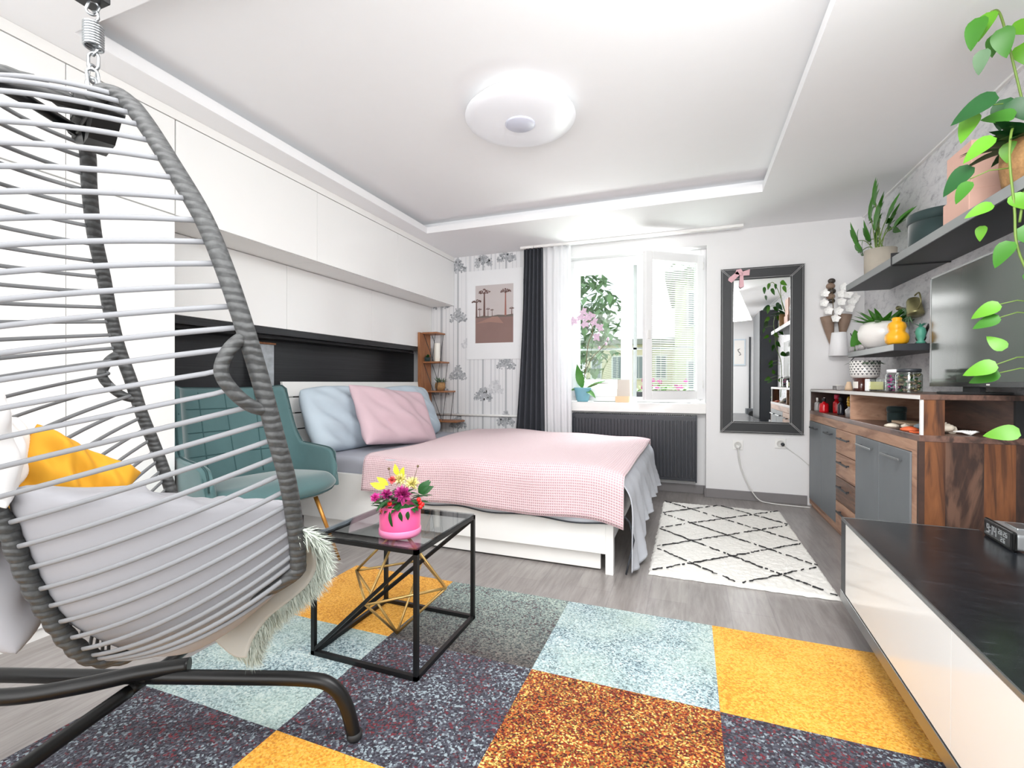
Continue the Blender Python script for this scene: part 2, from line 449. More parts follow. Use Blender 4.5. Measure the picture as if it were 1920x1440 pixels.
def tag(o, label=None, cat=None, group=None, kind=None):
    if label: o['label'] = label
    if cat: o['category'] = cat
    if group: o['group'] = group
    if kind: o['kind'] = kind
    return o
def thing(name, label, cat, loc=(0, 0, 0), rz=0, group=None):
    o = bpy.data.objects.new(name, None); col.objects.link(o); o.location = loc; o.rotation_euler = (0, 0, rz)
    o.empty_display_size = .05
    WM[o.name] = Matrix.Translation(V(loc)) @ Matrix.Rotation(rz, 4, 'Z')
    return tag(o, label, cat, group)
def struct(o): o['kind'] = 'structure'; return o
def dup(root, loc, rz, label, group=None):
    r = root.copy(); col.objects.link(r); r.location = loc; r.rotation_euler = (0, 0, rz); r['label'] = label
    if group: r['group'] = group
    for ch in list(root.children):
        c = ch.copy(); col.objects.link(c); c.parent = r
        for g in ch.children:
            e = g.copy(); col.objects.link(e); e.parent = c
    return r
def subsurf(o, lv=1):
    m = o.modifiers.new('s', 'SUBSURF'); m.levels = lv; m.render_levels = lv; return o
def solid(o, th):
    m = o.modifiers.new('t', 'SOLIDIFY'); m.thickness = th; m.offset = 0; return o
def catmull(P, n=6):
    P = [V(p) for p in P]; out = []
    for i in range(len(P) - 1):
        p0 = P[max(i - 1, 0)]; p1 = P[i]; p2 = P[i + 1]; p3 = P[min(i + 2, len(P) - 1)]
        for k in range(n):
            t = k / n
            out.append(.5 * ((2 * p1) + (p2 - p0) * t + (2 * p0 - 5 * p1 + 4 * p2 - p3) * t * t + (3 * p1 - p0 - 3 * p2 + p3) * t ** 3))
    out.append(P[-1]); return out
def interp(x, xs, ys):
    if x <= xs[0]: return ys[0]
    for a, b, c, d in zip(xs, xs[1:], ys, ys[1:]):
        if x <= b: return c + (d - c) * (x - a) / (b - a)
    return ys[-1]
# ================================================================== ROOM SHELL
XL, XR, YB, YF, ZC = -3.15, 1.425, 4.917, -1.65, 2.55
NX0, NX1 = -1.25, .155
struct(MB().box(XL - .1, XR + .1, YF - .1, YB + .35, -.1, 0).build('floor', 'floor', noorigin=True))
c = MB()
RX0, RX1, RY0, RY1 = -2.4, .515, 1.2, 4.02
for (a, b, d, e) in ((XL - .1, RX0, YF - .1, YB + .3), (RX1, XR + .1, YF - .1, YB + .3), (RX0, RX1, YF - .1, RY0), (RX0, RX1, RY1, YB + .3)):
    c.box(a, b, d, e, ZC, ZC + .06)
g = .09
for (a, b, d, e) in ((XL - .1, RX0 - g, YF - .1, YB + .3), (RX1 + g, XR + .1, YF - .1, YB + .3), (RX0 - g, RX1 + g, YF - .1, RY0 - g), (RX0 - g, RX1 + g, RY1 + g, YB + .3)):
    c.box(a, b, d, e, ZC + .06, ZC + .12)
c.box(XL - .1, XR + .1, YF - .1, YB + .3, ZC + .12, ZC + .2)
struct(c.build('ceiling', 'ceil', noorigin=True))
struct(MB().box(XL - .1, XL, YF - .1, YB + .3, 0, ZC).build('wall_left', 'wall'))
struct(MB().box(XR, XR + .1, YF - .1, YB + .3, 0, ZC).build('wall_right', 'plaster'))
struct(MB().box(XL, XR, YF - .1, YF, 0, ZC).build('wall_rear', 'wall'))
w = MB()
w.box(XL, NX0, YB, YB + .33, 0, ZC); w.box(NX1, XR, YB, YB + .33, 0, ZC)
w.box(NX0, NX1, YB, YB + .33, 2.425, ZC)
w.box(NX0, NX1, YB + .12, YB + .33, 0, .83)
struct(w.build('wall_back', 'wall'))
b = MB(); b.box(NX1 - .0, 1.0, YB - .014, YB, 0, .085, .003); b.box(NX0, NX1, YB + .106, YB + .12, 0, .085, .003)
b.box(NX1 - .014, NX1, YB - .014, YB + .106, 0, .085, .003)
struct(b.build('baseboard_back', 'baseb'))
struct(MB().box(XR - .02, XR, YF, YB, ZC - .012, ZC, .002).build('trim_1', 'white'))

# wallpaper with grey trees on the left part of the back wall
wp = MB(); y = YB - .0005
wp.m(0).poly([(XL, y, 0), (NX0, y, 0), (NX0, y, ZC), (XL, y, ZC)])
rr = random.Random(3)
x = -2.92; layer = 0
def strip(x0, x1, z0, z1, mi, d): wp.m(mi).poly([(x0, YB - d, z0), (x1, YB - d, z0), (x1, YB - d, z1), (x0, YB - d, z1)])
for k in range(34):
    x0 = -2.95 + k * .052 + rr.uniform(-.012, .012); ww = rr.choice([.004, .006, .009, .013])
    strip(x0, x0 + ww, 0, ZC, rr.choice([1, 1, 2]), .001)
def crown(cx, cz, s, mi, d):
    for lobe, (ox, oz, r) in enumerate(((-.5, 0, .5), (.5, 0, .5), (0, .35, .5), (0, -.05, .5), (-.3, .2, .42), (.3, .18, .42), (0, .8, .34), (-.75, -.22, .3), (.78, -.2, .3), (.1, .6, .34))):
        for q in range(15):
            a, rad = rr.uniform(0, 2 * PI), r * math.sqrt(rr.random()) * s
            px, pz, pr_ = cx + ox * s + rad * math.cos(a), cz + oz * s + rad * math.sin(a), s * rr.uniform(.07, .14)
            if pz > ZC - pr_ or px > NX0 - .02: continue
            dd = d + q * .00004
            wp.m(mi + (1 if rr.random() < .35 else 0)).poly([(px + pr_ * math.cos(t), YB - dd, pz + pr_ * math.sin(t)) for t in [2 * PI * i / 7 for i in range(7)]])
for cx, bases in ((-2.74, (2.02, 1.0)), (-2.52, (2.42, 1.85, 1.18, .62)), (-2.20, (2.47, .94, .3)), (-1.92, (1.30, .66, 2.5)), (-1.62, (2.2, 1.5, .9)), (-2.36, (1.55,)), (-2.05, (1.02,))):
    pale = cx in (-2.36, -2.05)
    strip(cx - .010, cx + .010, 0, ZC, 1 if pale else 3, .0013)
    for z in bases:
        crown(cx, z, .105, 1 if pale else 3, .0016)
struct(wp.build('wall_back_paper', [plain('paper_white', 'e4e5e7', .8, var=.01), plain('paper_grey_pale', 'd3d5d8', .8), plain('paper_grey_mid', 'c6c8cc', .8),
                          plain('paper_grey', 'b2b5b9', .8), plain('paper_grey_dark', '989ca0', .8)]))

# ------------------------------------------------------------------ WINDOW
wy0, wy1 = 5.06, 5.13
win = thing('window_1', 'white plastic double window with one leaf swung open into the room', 'window', (-.55, 5.1, .9)); struct(win)
f = MB()
zb, zt = .90, 2.425
f.box(NX0, NX0 + .06, wy0, wy1, zb, zt, .004); f.box(NX1 - .05, NX1, wy0, wy1, zb, zt, .004)
f.box(NX0 + .06, NX1 - .05, wy0, wy1, zb, zb + .05, .004); f.box(NX0 + .06, NX1 - .05, wy0, wy1, 2.345, zt, .004)
f.box(-.60, -.565, wy0, wy1, zb + .05, 2.345, .003)
f.build('window_frame', 'pvc', win)
def sash(x0, x1, z0, z1, th=.055, fw=.075):
    m = MB()
    m.box(x0, x0 + fw, -th / 2, th / 2, z0, z1, .006); m.box(x1 - fw, x1, -th / 2, th / 2, z0, z1, .006)
    m.box(x0 + fw, x1 - fw, -th / 2, th / 2, z0, z0 + fw * 1.1, .006); m.box(x0 + fw, x1 - fw, -th / 2, th / 2, z1 - fw * 1.1, z1, .006)
    return m
def slats(x0, x1, z0, z1, step, yy, tilt=.5, hw=.008):
    m = MB(); z = z0
    while z < z1:
        m.prism([(x0, yy - hw, z - hw * tilt), (x1, yy - hw, z - hw * tilt), (x1, yy + hw, z + hw * tilt), (x0, yy + hw, z + hw * tilt)], (0, 0, .0012)); z += step
    for xx in (x0 + .09, x1 - .09): m.tube([(xx, yy, z0), (xx, yy, z1)], .0012, 5)
    return m
def xf(m, loc, rz): m.bm.transform(Matrix.Translation(V(loc)) @ Matrix.Rotation(rz, 4, 'Z')); return m
# closed left leaf
xf(sash(-1.19, -.60, .95, 2.345), (0, 5.075, 0), 0).build('closed_sash', 'pvc', win)
MB().box(-1.115, -.675, 5.072, 5.078, 1.03, 2.265).build('pane', 'pane', win)
xf(slats(-1.11, -.68, 1.03, 1.13, .012, 0), (0, 5.10, 0), 0).build('blind', 'white', win)
# open right leaf, hinged on the right jamb
hx, hy = .115, 5.055
ang = math.atan2(4.66 - hy, -.406 - hx)
sw = math.hypot(4.66 - hy, -.406 - hx)
os_ = xf(sash(0, sw, .935, 2.36), (hx, hy, 0), ang).build('open_sash', 'pvc', win)
xf(MB().box(.07, sw - .07, -.003, .003, 1.0, 2.29), (hx, hy, 0), ang).build('pane', 'pane', os_, )
xf(slats(.085, sw - .085, 1.02, 2.28, .021, .014), (hx, hy, 0), ang).build('blind', 'white', os_)
h = MB(); h.tube([(sw - .035, -.03, 1.56), (sw - .035, -.06, 1.56), (sw - .035, -.065, 1.54), (sw - .035, -.065, 1.44)], .008, 8); h.box(sw - .05, sw - .02, -.036, -.028, 1.52, 1.6, .003)
h.box(sw - .05, sw - .02, .028, .036, 1.52, 1.6, .003)
xf(h, (hx, hy, 0), ang).build('window_handle', 'plastic', os_)
h = MB()
for z in (1.05, 2.22): h.tube([(hx + .01, hy - .02, z), (hx + .01, hy - .02, z + .07)], .009, 8)
h.build('window_hinge', 'plastic', win)
# outer grey frame of the double window
o = MB()
for xx in (-1.2, -.545, .12): o.box(xx - .018, xx + .018, 5.2, 5.225, .92, 2.42)
o.box(-1.2, .12, 5.2, 5.225, 1.455, 1.475); o.box(-1.2, .12, 5.2, 5.225, 2.37, 2.42); o.box(-1.2, .12, 5.2, 5.225, .90, .94)
o.build('outer_frame', plain('grey_outer_frame', '8e9292', .5), win)
s = MB(); s.box(NX0, NX1, 4.93, 5.07, .865, .895, .006); s.box(NX0, NX1, 4.912, 4.934, .80, .895, .005); s.box(NX0, NX1, 5.13, 5.36, .87, .89)
struct(s.build('trim_2', 'white'))

# ------------------------------------------------------------------ OUTSIDE
sb = MB().box(-40, 40, 5.4, 60, -4.1, -4); struct(sb.build('ground_outside', plain('lawn', '6f8f4a', .9, var=.3, scale=2)))
def house(label, x0, x1, y0, y1, z1, wall, roof, cols, rows, zst, rh=2.6):
    t = thing('apartment_building', label, 'building', ((x0 + x1) / 2, y0, -4))
    MB().box(x0, x1, y0, y1, -4, z1).build('wall', wall, t)
    MB().box(x0 - .4, x1 + .4, y0 - .4, y1, z1, z1 + .35).build('roof', roof, t)
    cw = (x1 - x0) / cols
    for i in range(cols):
        for j in range(rows):
            xa = x0 + (i + .3) * cw; za = zst + j * rh
            w_ = MB(); w_.m(0).box(xa - .1, xa + cw * .4 + .1, y0 - .06, y0 - .01, za - .1, za + 1.5); w_.m(1).box(xa, xa + cw * .4, y0 - .09, y0 - .05, za, za + 1.4)
            w_.m(0).box(xa + cw * .19, xa + cw * .21, y0 - .12, y0 - .05, za, za + 1.4)
            w_.build('window', ['white', 'ext_glass'], t)
M['ext_glass'] = plain('dusk_glass', '8f9aa0', .2)
M['ext_cream'] = plain('cream_render', 'e9dfc6', .9, var=.05, scale=1)
M['ext_yel'] = plain('pale_yellow_render', 'e6e3c4', .9, var=.04, scale=1)
M['ext_roof'] = plain('grey_roof', '9b9e98', .8)
house('cream apartment block seen past the orchid through the closed window leaf', -6.6, -1.0, 32, 40, 3.6, 'ext_cream', 'ext_roof', 4, 3, -3.2, 2.3)
house('pale yellow building with large windows seen through the open window leaf', -.6, 9, 22, 30, 5.6, 'ext_yel', 'ext_roof', 5, 3, -2.4, 3.0)
def tree(label, x, y, zc, r, n, seed, mat):
    q = random.Random(seed); t = thing('garden_tree', label, 'tree', (x, y, -4), group=None)
    MB().tube([(x, y, -4), (x + .1, y, zc - r * .6), (x, y, zc)], [.22, .14, .05], 8).build('trunk', 'stemb', t)
    cb = MB()
    for i in range(n):
        d = V((q.gauss(0, 1), q.gauss(0, 1), q.gauss(0, 1))).normalized() * r * q.random() ** .4
        d.z *= 1.15
        cb.leaf(V((x, y, zc)) + d, (q.uniform(-1, 1), q.uniform(-1, 1), q.uniform(-.8, .5)), .28, .16, n=2, droop=.2)
    cb.build('crown', mat, t)
tree('leafy green tree just outside behind the orchid', -3.0, 11.5, 2.6, 1.5, 1500, 4, plain('tree_leaf', '7e9c72', .7, var=.4))
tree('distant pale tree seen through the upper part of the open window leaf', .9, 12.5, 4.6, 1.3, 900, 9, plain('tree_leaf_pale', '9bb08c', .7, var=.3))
# flower box outside
def petunia_box(x0, x1, label, seed):
    q = random.Random(seed)
    t = thing('flower_box', label, 'flower box', ((x0 + x1) / 2, 5.28, .89))
    MB().box(x0, x1, 5.235, 5.345, .89, 1.0, .008).build('planter', 'charc', t)
    lf = MB()
    for i in range(90):
        lf.leaf((q.uniform(x0, x1), q.uniform(5.24, 5.34), q.uniform(.99, 1.05)), (q.uniform(-1, 1), q.uniform(-1, 1), q.uniform(.1, 1.2)), .07, .035, n=3)
    lf.build('foliage', 'lime', t)
    for i in range(int((x1 - x0) * 26)):
        c = V((q.uniform(x0, x1), q.uniform(5.22, 5.30), q.uniform(1.04, 1.14))); fl = MB()
        for k in range(5):
            a = 2 * PI * k / 5; fl.leaf(c, (math.cos(a), -.5, math.sin(a)), .026, .026, up=(0, -1, 0), n=3, heart=True)
        fl.build('flower', 'fuchsia' if q.random() < .7 else 'magenta', t)
petunia_box(-.53, .02, 'grey window box of pink petunias outside behind the open leaf', 5)
petunia_box(-1.0, -.66, 'grey window box of pink petunias outside behind the orchid', 6)

# ------------------------------------------------------------------ RADIATOR
t = thing('radiator', 'anthracite panel radiator below the window', 'radiator', (-.5, 4.94, .14))
rb = MB(); rb.box(-1.16, .072, 4.90, 4.985, .14, .775, .006); rb.build('panel', 'rad', t)
rg = MB(); n = 36
for i in range(n):
    xx = -1.135 + i * (1.18 / (n - 1)); rg.box(xx - .011, xx + .011, 4.886, 4.905, .17, .73, .005)
rg.build('ribs', 'rad', t)
rt = MB()
for i in range(60): rt.box(-1.15 + i * .0203, -1.15 + i * .0203 + .006, 4.90, 4.985, .774, .782)
rt.build('top_grille', 'rad', t)
MB().box(.06, .075, 4.897, 4.99, .13, .785, .003).build('side_cover', 'rad', t)
for xx in (-1.0, -.1): MB().box(xx, xx + .03, 4.985, 5.037, .2, .7).build('bracket', 'rad', t)
pb = MB(); pb.tube([(-1.5, 4.9, .16), (-1.22, 4.9, .15), (-1.2, 4.93, .14), (-1.17, 4.94, .17)], .011, 8)
pb.build('valve_pipe', 'white', t)
tag(MB().tube([(-2.9, 4.895, .722), (-1.26, 4.895, .727)], .013, 10).build('heating_pipe', 'white'), 'thin white heating pipe running along the tree wallpaper', 'pipe')

# ------------------------------------------------------------------ CURTAINS
tag(MB().box(-1.70, .46, 4.76, 4.80, 2.525, 2.55, .003).build('curtain_rail', 'white'), 'long white curtain rail on the ceiling before the window', 'curtain rail')
def curtain(name, x0t, x1t, x0b, x1b, zt_, zb_, folds, amp, yc, mat, label, cat):
    def fn(u, v):
        z = zt_ + (zb_ - zt_) * v; e = v ** 1.6
        x = (x0t + (x1t - x0t) * u) * (1 - e) + (x0b + (x1b - x0b) * u) * e
        return (x, yc + amp * math.sin(u * folds * 2 * PI + .6 * math.sin(v * 3)) * (.75 + .4 * v) + .006 * math.sin(9 * u + 4 * v), z)
    o = MB().grid(fn, folds * 12, 20).build(name, mat); solid(o, .003); return tag(o, label, cat)
curtain('dark_curtain', -1.665, -1.455, -1.80, -1.42, 2.545, .03, 5, .032, 4.79, 'curtain', 'dark grey floor length curtain gathered beside the poster', 'curtain')
curtain('sheer_curtain', -1.455, -1.155, -1.42, -1.13, 2.545, .03, 4, .016, 4.80, 'sheer', 'white sheer curtain gathered at the edge of the window', 'curtain')

# ------------------------------------------------------------------ CEILING LAMP
t = thing('ceiling_lamp', 'large round white ceiling lamp in the recessed ceiling', 'ceiling lamp', (-.885, 2.49, 2.55))
lc = (-.915, 2.56)
MB().lathe([(0, 2.669), (.27, 2.669), (.285, 2.655), (.285, 2.625), (.2, 2.62), (0, 2.62)], (lc[0], lc[1], 0), 48).build('mount', 'white', t)
MB().lathe([(0, 2.635), (.30, 2.635), (.314, 2.627), (.317, 2.617), (.310, 2.606), (.27, 2.596), (.18, 2.588), (.092, 2.585), (0, 2.585)], (lc[0], lc[1], 0), 64).build('shade', 'acryl', t)
MB().lathe([(0, 2.587), (.086, 2.587), (.086, 2.581), (.078, 2.577), (0, 2.576)], (lc[0], lc[1], 0), 40).build('center_disc', 'acryl2', t)

# ------------------------------------------------------------------ BUILT-IN CABINETS
def door_panel(m, x, y0, y1, z0, z1, th=.018): m.box(x - th, x, y0 + .0015, y1 - .0015, z0 + .0015, z1 - .0015, .002)
def cabinet(name, label, x0, x1, y0, y1, z0, z1, doors, group=None, body='white'):
    t = thing(name, label, 'cabinet', ((x0 + x1) / 2, (y0 + y1) / 2, z0), group=group)
    MB().box(x0, x1 - .02, y0 + .001, y1 - .001, z0, z1, 0).build('body', body, t)
    for (a, b, c_, d) in doors:
        m = MB(); door_panel(m, x1, a, b, c_, d); m.build('door', 'gloss', t)
    return t
XU, XW = -2.568, -2.866
T = ZC - .055
cabinet('wardrobe', 'tall white gloss wardrobe behind the hanging chair', XL + .01, XU, -.80, 1.726, .0, T,
        [(-.77, .22, .05, 1.985), (.22, 1.254, .05, 1.985), (1.254, 1.724, .05, 1.985), (-.77, .22, 1.989, T), (.22, 1.254, 1.989, T), (1.254, 1.724, 1.989, T)])
for i, (a, b) in enumerate(((1.728, 2.751), (2.751, 3.777), (3.777, YB - .004))):
    cabinet('wall_cabinet', ('white gloss overhead cabinet next to the wardrobe, largest in view', 'middle of the three white overhead cabinets under the ceiling',
                             'white overhead cabinet ending at the tree wallpaper')[i], XL + .01, XU, a, b, 1.987, T, [(a, b, 1.987, T)], 'overhead cabinets above the bed')
for i, (a, b) in enumerate(((1.728, 2.757), (2.757, 3.789), (3.789, YB - .004))):
    cabinet('wall_cabinet', ('lower recessed white cabinet above the armchair, beside the wardrobe', 'lower recessed white cabinet above the bed pillows',
                             'lower recessed white cabinet ending above the wooden corner shelf')[i], XL + .01, XW, a, b, 1.497, 1.985, [(a, b, 1.497, 1.985)], 'recessed cabinets above the bed')
f = MB().box(XL + .01, XU + .002, -.80, YB - .004, T + .003, ZC - .001); struct(f.build('trim_3', 'white'))
t = thing('alcove_panel', 'black alcove panel with a shallow ledge behind the bed and armchair', 'wall panel', (-3.0, 3.1, 0))
MB().box(XL + .01, XL + .04, 1.73, 4.91, 0, 1.44).build('back_panel', 'niche', t)
MB().box(XL + .01, XW + .006, 1.73, 4.60, 1.447, 1.495, .003).build('fascia', 'niche', t)
MB().box(XL + .01, XW - .05, 1.73, 4.60, 1.425, 1.446, .002).build('light_rail', 'blackm', t)
MB().box(XL + .04, -2.99, 1.73, 4.60, .96, .985, .002).build('ledge', 'blackm', t)
# ================================================================== BED
bed = thing('bed', 'white wooden double bed with slatted headboard', 'bed', (-1.6, 3.6, 0))
BY0, BY1, BX0, BX1 = 2.715, 4.56, -2.85, -.40
MB().box(-2.80, BX1 - .045, BY0, BY0 + .03, .115, .45, .003).build('side_rail', 'white', bed)
MB().box(-2.80, BX1 - .045, BY1 - .03, BY1, .115, .45, .003).build('side_rail', 'white', bed)
MB().box(BX1 - .03, BX1, BY0 + .05, BY1 - .05, .2, .43, .003).build('foot_rail', 'white', bed)
for yy in (BY0 - .003, BY1 - .047): MB().box(BX1 - .045, BX1, yy, yy + .05, 0, .455, .003).build('post', 'white', bed)
for yy in (BY0 + .0, BY1 - .05): MB().box(-2.85, -2.79, yy, yy + .05, 0, .6, .003).build('post', 'white', bed)
MB().box(-2.7, BX1 - .08, BY0 + .04, BY0 + .06, .012, .13, .002).build('drawer_front', 'whitem', bed)
MB().box(-2.79, BX1 - .03, BY0 + .03, BY1 - .03, .24, .28).build('slat_base', 'whitem', bed)
for i in range(4):
    z1 = 1.10 - i * .122; z0 = z1 - (.112)
    xt = lambda z: -2.855 + (1.10 - z) * .14
    m = MB(); m.prism([(xt(z0), BY0 - .01, z0), (xt(z0) - .022, BY0 - .01, z0), (xt(z1) - .022, BY0 - .01, z1), (xt(z1), BY0 - .01, z1)], (0, 1.885, 0))
    m.build('headboard_slat', 'white', bed)
for yy in (BY0 + .05, 3.6, BY1 - .1):
    MB().prism([(-2.80, yy, .55), (-2.83, yy, .55), (-2.908, yy, 1.09), (-2.880, yy, 1.09)], (0, .05, 0)).build('headboard_support', 'white', bed)
mt = MB().box(-2.78, -.44, BY0 + .035, BY1 - .035, .285, .565, .05, seg=4).build('mattress', 'greysheet')
tag(mt, 'mattress in a grey fitted sheet on the white bed', 'mattress')

# grey ruffled bedspread hanging over the foot end
def spread(u, v):
    yy = 2.70 + (4.52 - 2.70) * u
    rf = math.sin(u * 62 + 2 * math.sin(v * 5)) * .016 + math.sin(u * 23 + v * 4) * .016
    if v < .4:
        t_ = v / .4; return (-1.9 + (1.9 - .40) * t_, yy, .578 + .002 * math.sin(t_ * 9 + u * 8))
    t_ = (v - .4) / .6
    zlow = interp(u, [0, .12, .3, .6, 1], [.05, .03, .17, .2, .17])
    a = min(1, t_ * 4)
    x_ = -.40 + .085 * math.sin(a * PI / 2) + t_ * .05 + rf * t_
    z_ = .578 - .04 * (1 - math.cos(a * PI / 2)) - (t_ ** 1.0) * (.55 - zlow)
    return (x_, yy + (.03 * t_ if u > .5 else -.02 * t_), z_ + .006 * math.sin(v * 90) * t_)
o = MB().grid(spread, 150, 60).build('bedspread', 'ruffle'); solid(o, .005)
tag(o, 'light grey ruffled bedspread hanging over the foot of the bed', 'bedspread')
def sp_edge(u, v):
    x_ = -1.95 + 1.58 * u; return (x_, 2.677 - .004 * math.sin(u * 30) - .012 * v, .575 - .255 * v + .008 * math.sin(u * 21) - (.02 * u))
o = MB().grid(sp_edge, 80, 10).build('bedspread_edge', 'ruffle', o); solid(o, .006)
ed = MB().tube([sp_edge(i / 60, 1.0) for i in range(61)], .006, 6)
ed.tube([(-.372, 2.68, .32), (-.345, 2.685, .36), (-.31, 2.70, .32), (-.285, 2.70, .22), (-.31, 2.69, .1), (-.325, 2.68, .03)], .006, 6)
ed.build('piping', 'blueedge', bpy.data.objects['bedspread'])

# pink waffle blanket
BL, Y0b, Y1b = (-2.085, -.355), 2.66, 4.54
ztop = .605; L1 = .235; L2 = Y1b - Y0b; L3 = .16
def blanket(u, v):
    s_ = v * (L1 + L2 + L3)
    x0 = BL[0] + .02 * math.sin(v * 7); x_ = x0 + (BL[1] - x0) * u
    rr_ = .06
    if s_ < L1 - .05:
        yy, z_ = Y0b - .012 * (1 - s_ / L1), ztop - rr_ - (L1 - .05 - s_)
    elif s_ < L1 + .045:
        a = (s_ - (L1 - .05)) / .095 * PI / 2; yy, z_ = Y0b + rr_ * (1 - math.cos(a)), ztop - rr_ + rr_ * math.sin(a)
    elif s_ < L1 + L2 - .03: yy, z_ = Y0b + rr_ + (s_ - L1 - .045), ztop
    else:
        q = (s_ - (L1 + L2 - .03)); a = min(1, q / .07) * PI / 2; yy, z_ = Y1b - .015 + .045 * math.sin(a), ztop - .05 * (1 - math.cos(a)) - max(0, q - .07)
    z_ += .012 * math.sin(x_ * 3.1 + yy * 1.5) * (1 if s_ > L1 else .3) + .006 * math.sin(x_ * 9 + yy * 5)
    if s_ < L1: z_ -= .02 * (1 - s_ / L1) * math.sin(u * 2.6) - .03 * u * (1 - s_ / L1) * -1
    # foot edge turns down slightly and corner swings out
    e = max(0, (u - .90) / .10); z_ -= .028 * e * e
    return (x_ + .02 * e * (1 if s_ < L1 else 1), yy - (.008 * math.sin(x_ * 14) if s_ < L1 else 0), z_)
o = MB().grid(blanket, 90, 90, uvf=lambda a, b: (a * (BL[1] - BL[0]), b * (L1 + L2 + L3))).build('blanket', 'waffle'); solid(o, .012)
tag(o, 'pink waffle knit blanket spread over the bed', 'blanket')

# pillows
def pillow(name, mat, label, c, w, h, th, rot, seed=0, cat='pillow', wr=.012, pinch=1.0, rnd_=0):
    q = random.Random(seed); ph = [q.uniform(0, 6) for _ in range(6)]
    m = MB(); n = 26
    mt_ = Matrix.Translation(V(c)) @ Euler(rot).to_matrix().to_4x4()
    def surf(sg):
        def fn(u, v):
            a, b = 2 * u - 1, 2 * v - 1
            e = max(0, (1 - abs(a) ** 3.2)) ** .5 * max(0, (1 - abs(b) ** 3.2)) ** .5
            x_ = a * w / 2 * (1 - .07 * pinch * (1 - b * b) * abs(a)); y_ = b * h / 2 * (1 - .07 * pinch * (1 - a * a) * abs(b))
            z_ = sg * (th / 2) * e + sg * e * wr * (math.sin(a * 5 + ph[0] + b * 2) + .6 * math.sin(b * 9 + ph[1] + 3 * a) + .5 * math.sin(a * 14 + b * 9 + ph[2]))
            cr_ = 1 - rnd_ * (a * a * b * b) ** 1.5
            return mt_ @ V((x_ * cr_, y_ * cr_, z_))
        return fn
    m.grid(surf(1), n, n); m.grid(surf(-1), n, n)
    bmesh.ops.remove_doubles(m.bm, verts=m.bm.verts[:], dist=.0008)
    o = m.build(name, mat); subsurf(o, 1); return tag(o, label, cat)
def frame_rot(xax, yax):
    xax = V(xax).normalized(); z = xax.cross(V(yax)).normalized(); y_ = z.cross(xax)
    return Matrix((xax, y_, z)).transposed().to_euler()
pillow('pillow', 'bluelin', 'pale blue pillow leaning on the headboard nearest the armchair', (-2.60, 3.10, .815), .84, .56, .19, frame_rot((.06, 1, 0), (-.45, 0, 1)), 1, pinch=.2, rnd_=.13, wr=.02)
pillow('pillow', 'bluelin', 'pale blue pillow mostly hidden behind the pink pillow', (-2.54, 3.98, .81), .84, .56, .16, frame_rot((0, 1, 0), (-.42, 0, 1)), 2, pinch=.2, rnd_=.13, wr=.02)
pillow('pillow', 'pinklin', 'dusty pink pillow leaning in front of the pale blue pillows', (-2.33, 3.41, .81), .95, .55, .17, frame_rot((.13, 1, -.10), (-.52, .02, 1)), 3, wr=.018, rnd_=.05)

# ================================================================== WOODEN CORNER SHELF + ITEMS
t = thing('corner_shelf', 'brown wooden leaning shelf with wire braces beside the headboard', 'shelf', (-2.7, 4.75, 0))
levels = [(1.665, -2.80, .12), (1.333, -2.72, .14), (1.002, -2.68, .16), (.668, -2.66, .24)]
bd = MB()
bd.prism([(-2.862, 4.60, 1.66), (-2.838, 4.60, 1.66), (-2.80, 4.60, .02), (-2.862, 4.60, .02)], (0, .235, 0))
bd.build('back_board', 'woodpl', t)
ends = [-2.655, -2.60, -2.52, -2.40]
for (z, _, __), xe in zip(levels, ends):
    MB().box(-2.842, xe, 4.66, 4.86, z - .018, z, .003).build('board', 'woodpl', t)
wm = MB()
for k in range(3):
    za, zb_ = levels[k][0] - .018, levels[k + 1][0]
    for yy in (4.665, 4.85):
        wm.tube([(ends[k] - .02, yy, za), (ends[k] - .06, yy, zb_)], .0035, 6); wm.tube([(-2.825, yy, za), (-2.70, yy, zb_)], .0035, 6)
wm.build('wire_brace', 'charc', t)
def cyl(name, mat, label, cat, o, r, h, seg=24, prof=None, group=None):
    ob = MB().lathe(prof or [(0, 0), (r * .96, 0), (r, .003), (r, h - .003), (r * .96, h), (0, h)], o, seg).build(name, mat); return tag(ob, label, cat, group)
cyl('pillar_candle', 'candle', 'tall white pillar candle on the wooden corner shelf', 'candle', (-2.70, 4.75, 1.334), .035, .21)
t = thing('small_plant', 'tiny dark green plant on the second board of the corner shelf', 'plant', (-2.79, 4.69, 1.334))
MB().lathe([(0, 0), (.03, 0), (.036, .045), (.03, .045), (0, .04)], (-2.79, 4.69, 1.334), 16).build('pot', 'dkbox', t)
m = MB()
for i in range(22): m.leaf((-2.79, 4.69, 1.375), (R.uniform(-1, 1), R.uniform(-1, 1), R.uniform(.1, 1)), .05, .02, n=3)
m.build('foliage', 'dkgreen', t)
t = thing('potted_plant', 'small plant in a woven pot on the third board of the corner shelf', 'plant', (-2.66, 4.75, 1.003))
MB().lathe([(0, 0), (.04, 0), (.058, .03), (.06, .07), (.05, .095), (.045, .09), (0, .085)], (-2.66, 4.75, 1.003), 20).build('pot', 'basket', t)
m = MB()
for i in range(36): m.leaf((-2.66 + R.uniform(-.03, .03), 4.75 + R.uniform(-.03, .03), 1.09), (R.uniform(-1, 1), R.uniform(-1, 1), R.uniform(.2, 1.8)), .08, .014, n=3)
m.build('foliage', 'greyleaf', t)
tag(MB().ball((-2.72, 4.73, .69), .022, (1, 1, .9)).build('shell', 'shell'), 'small pale shell on the lowest board of the corner shelf', 'shell')

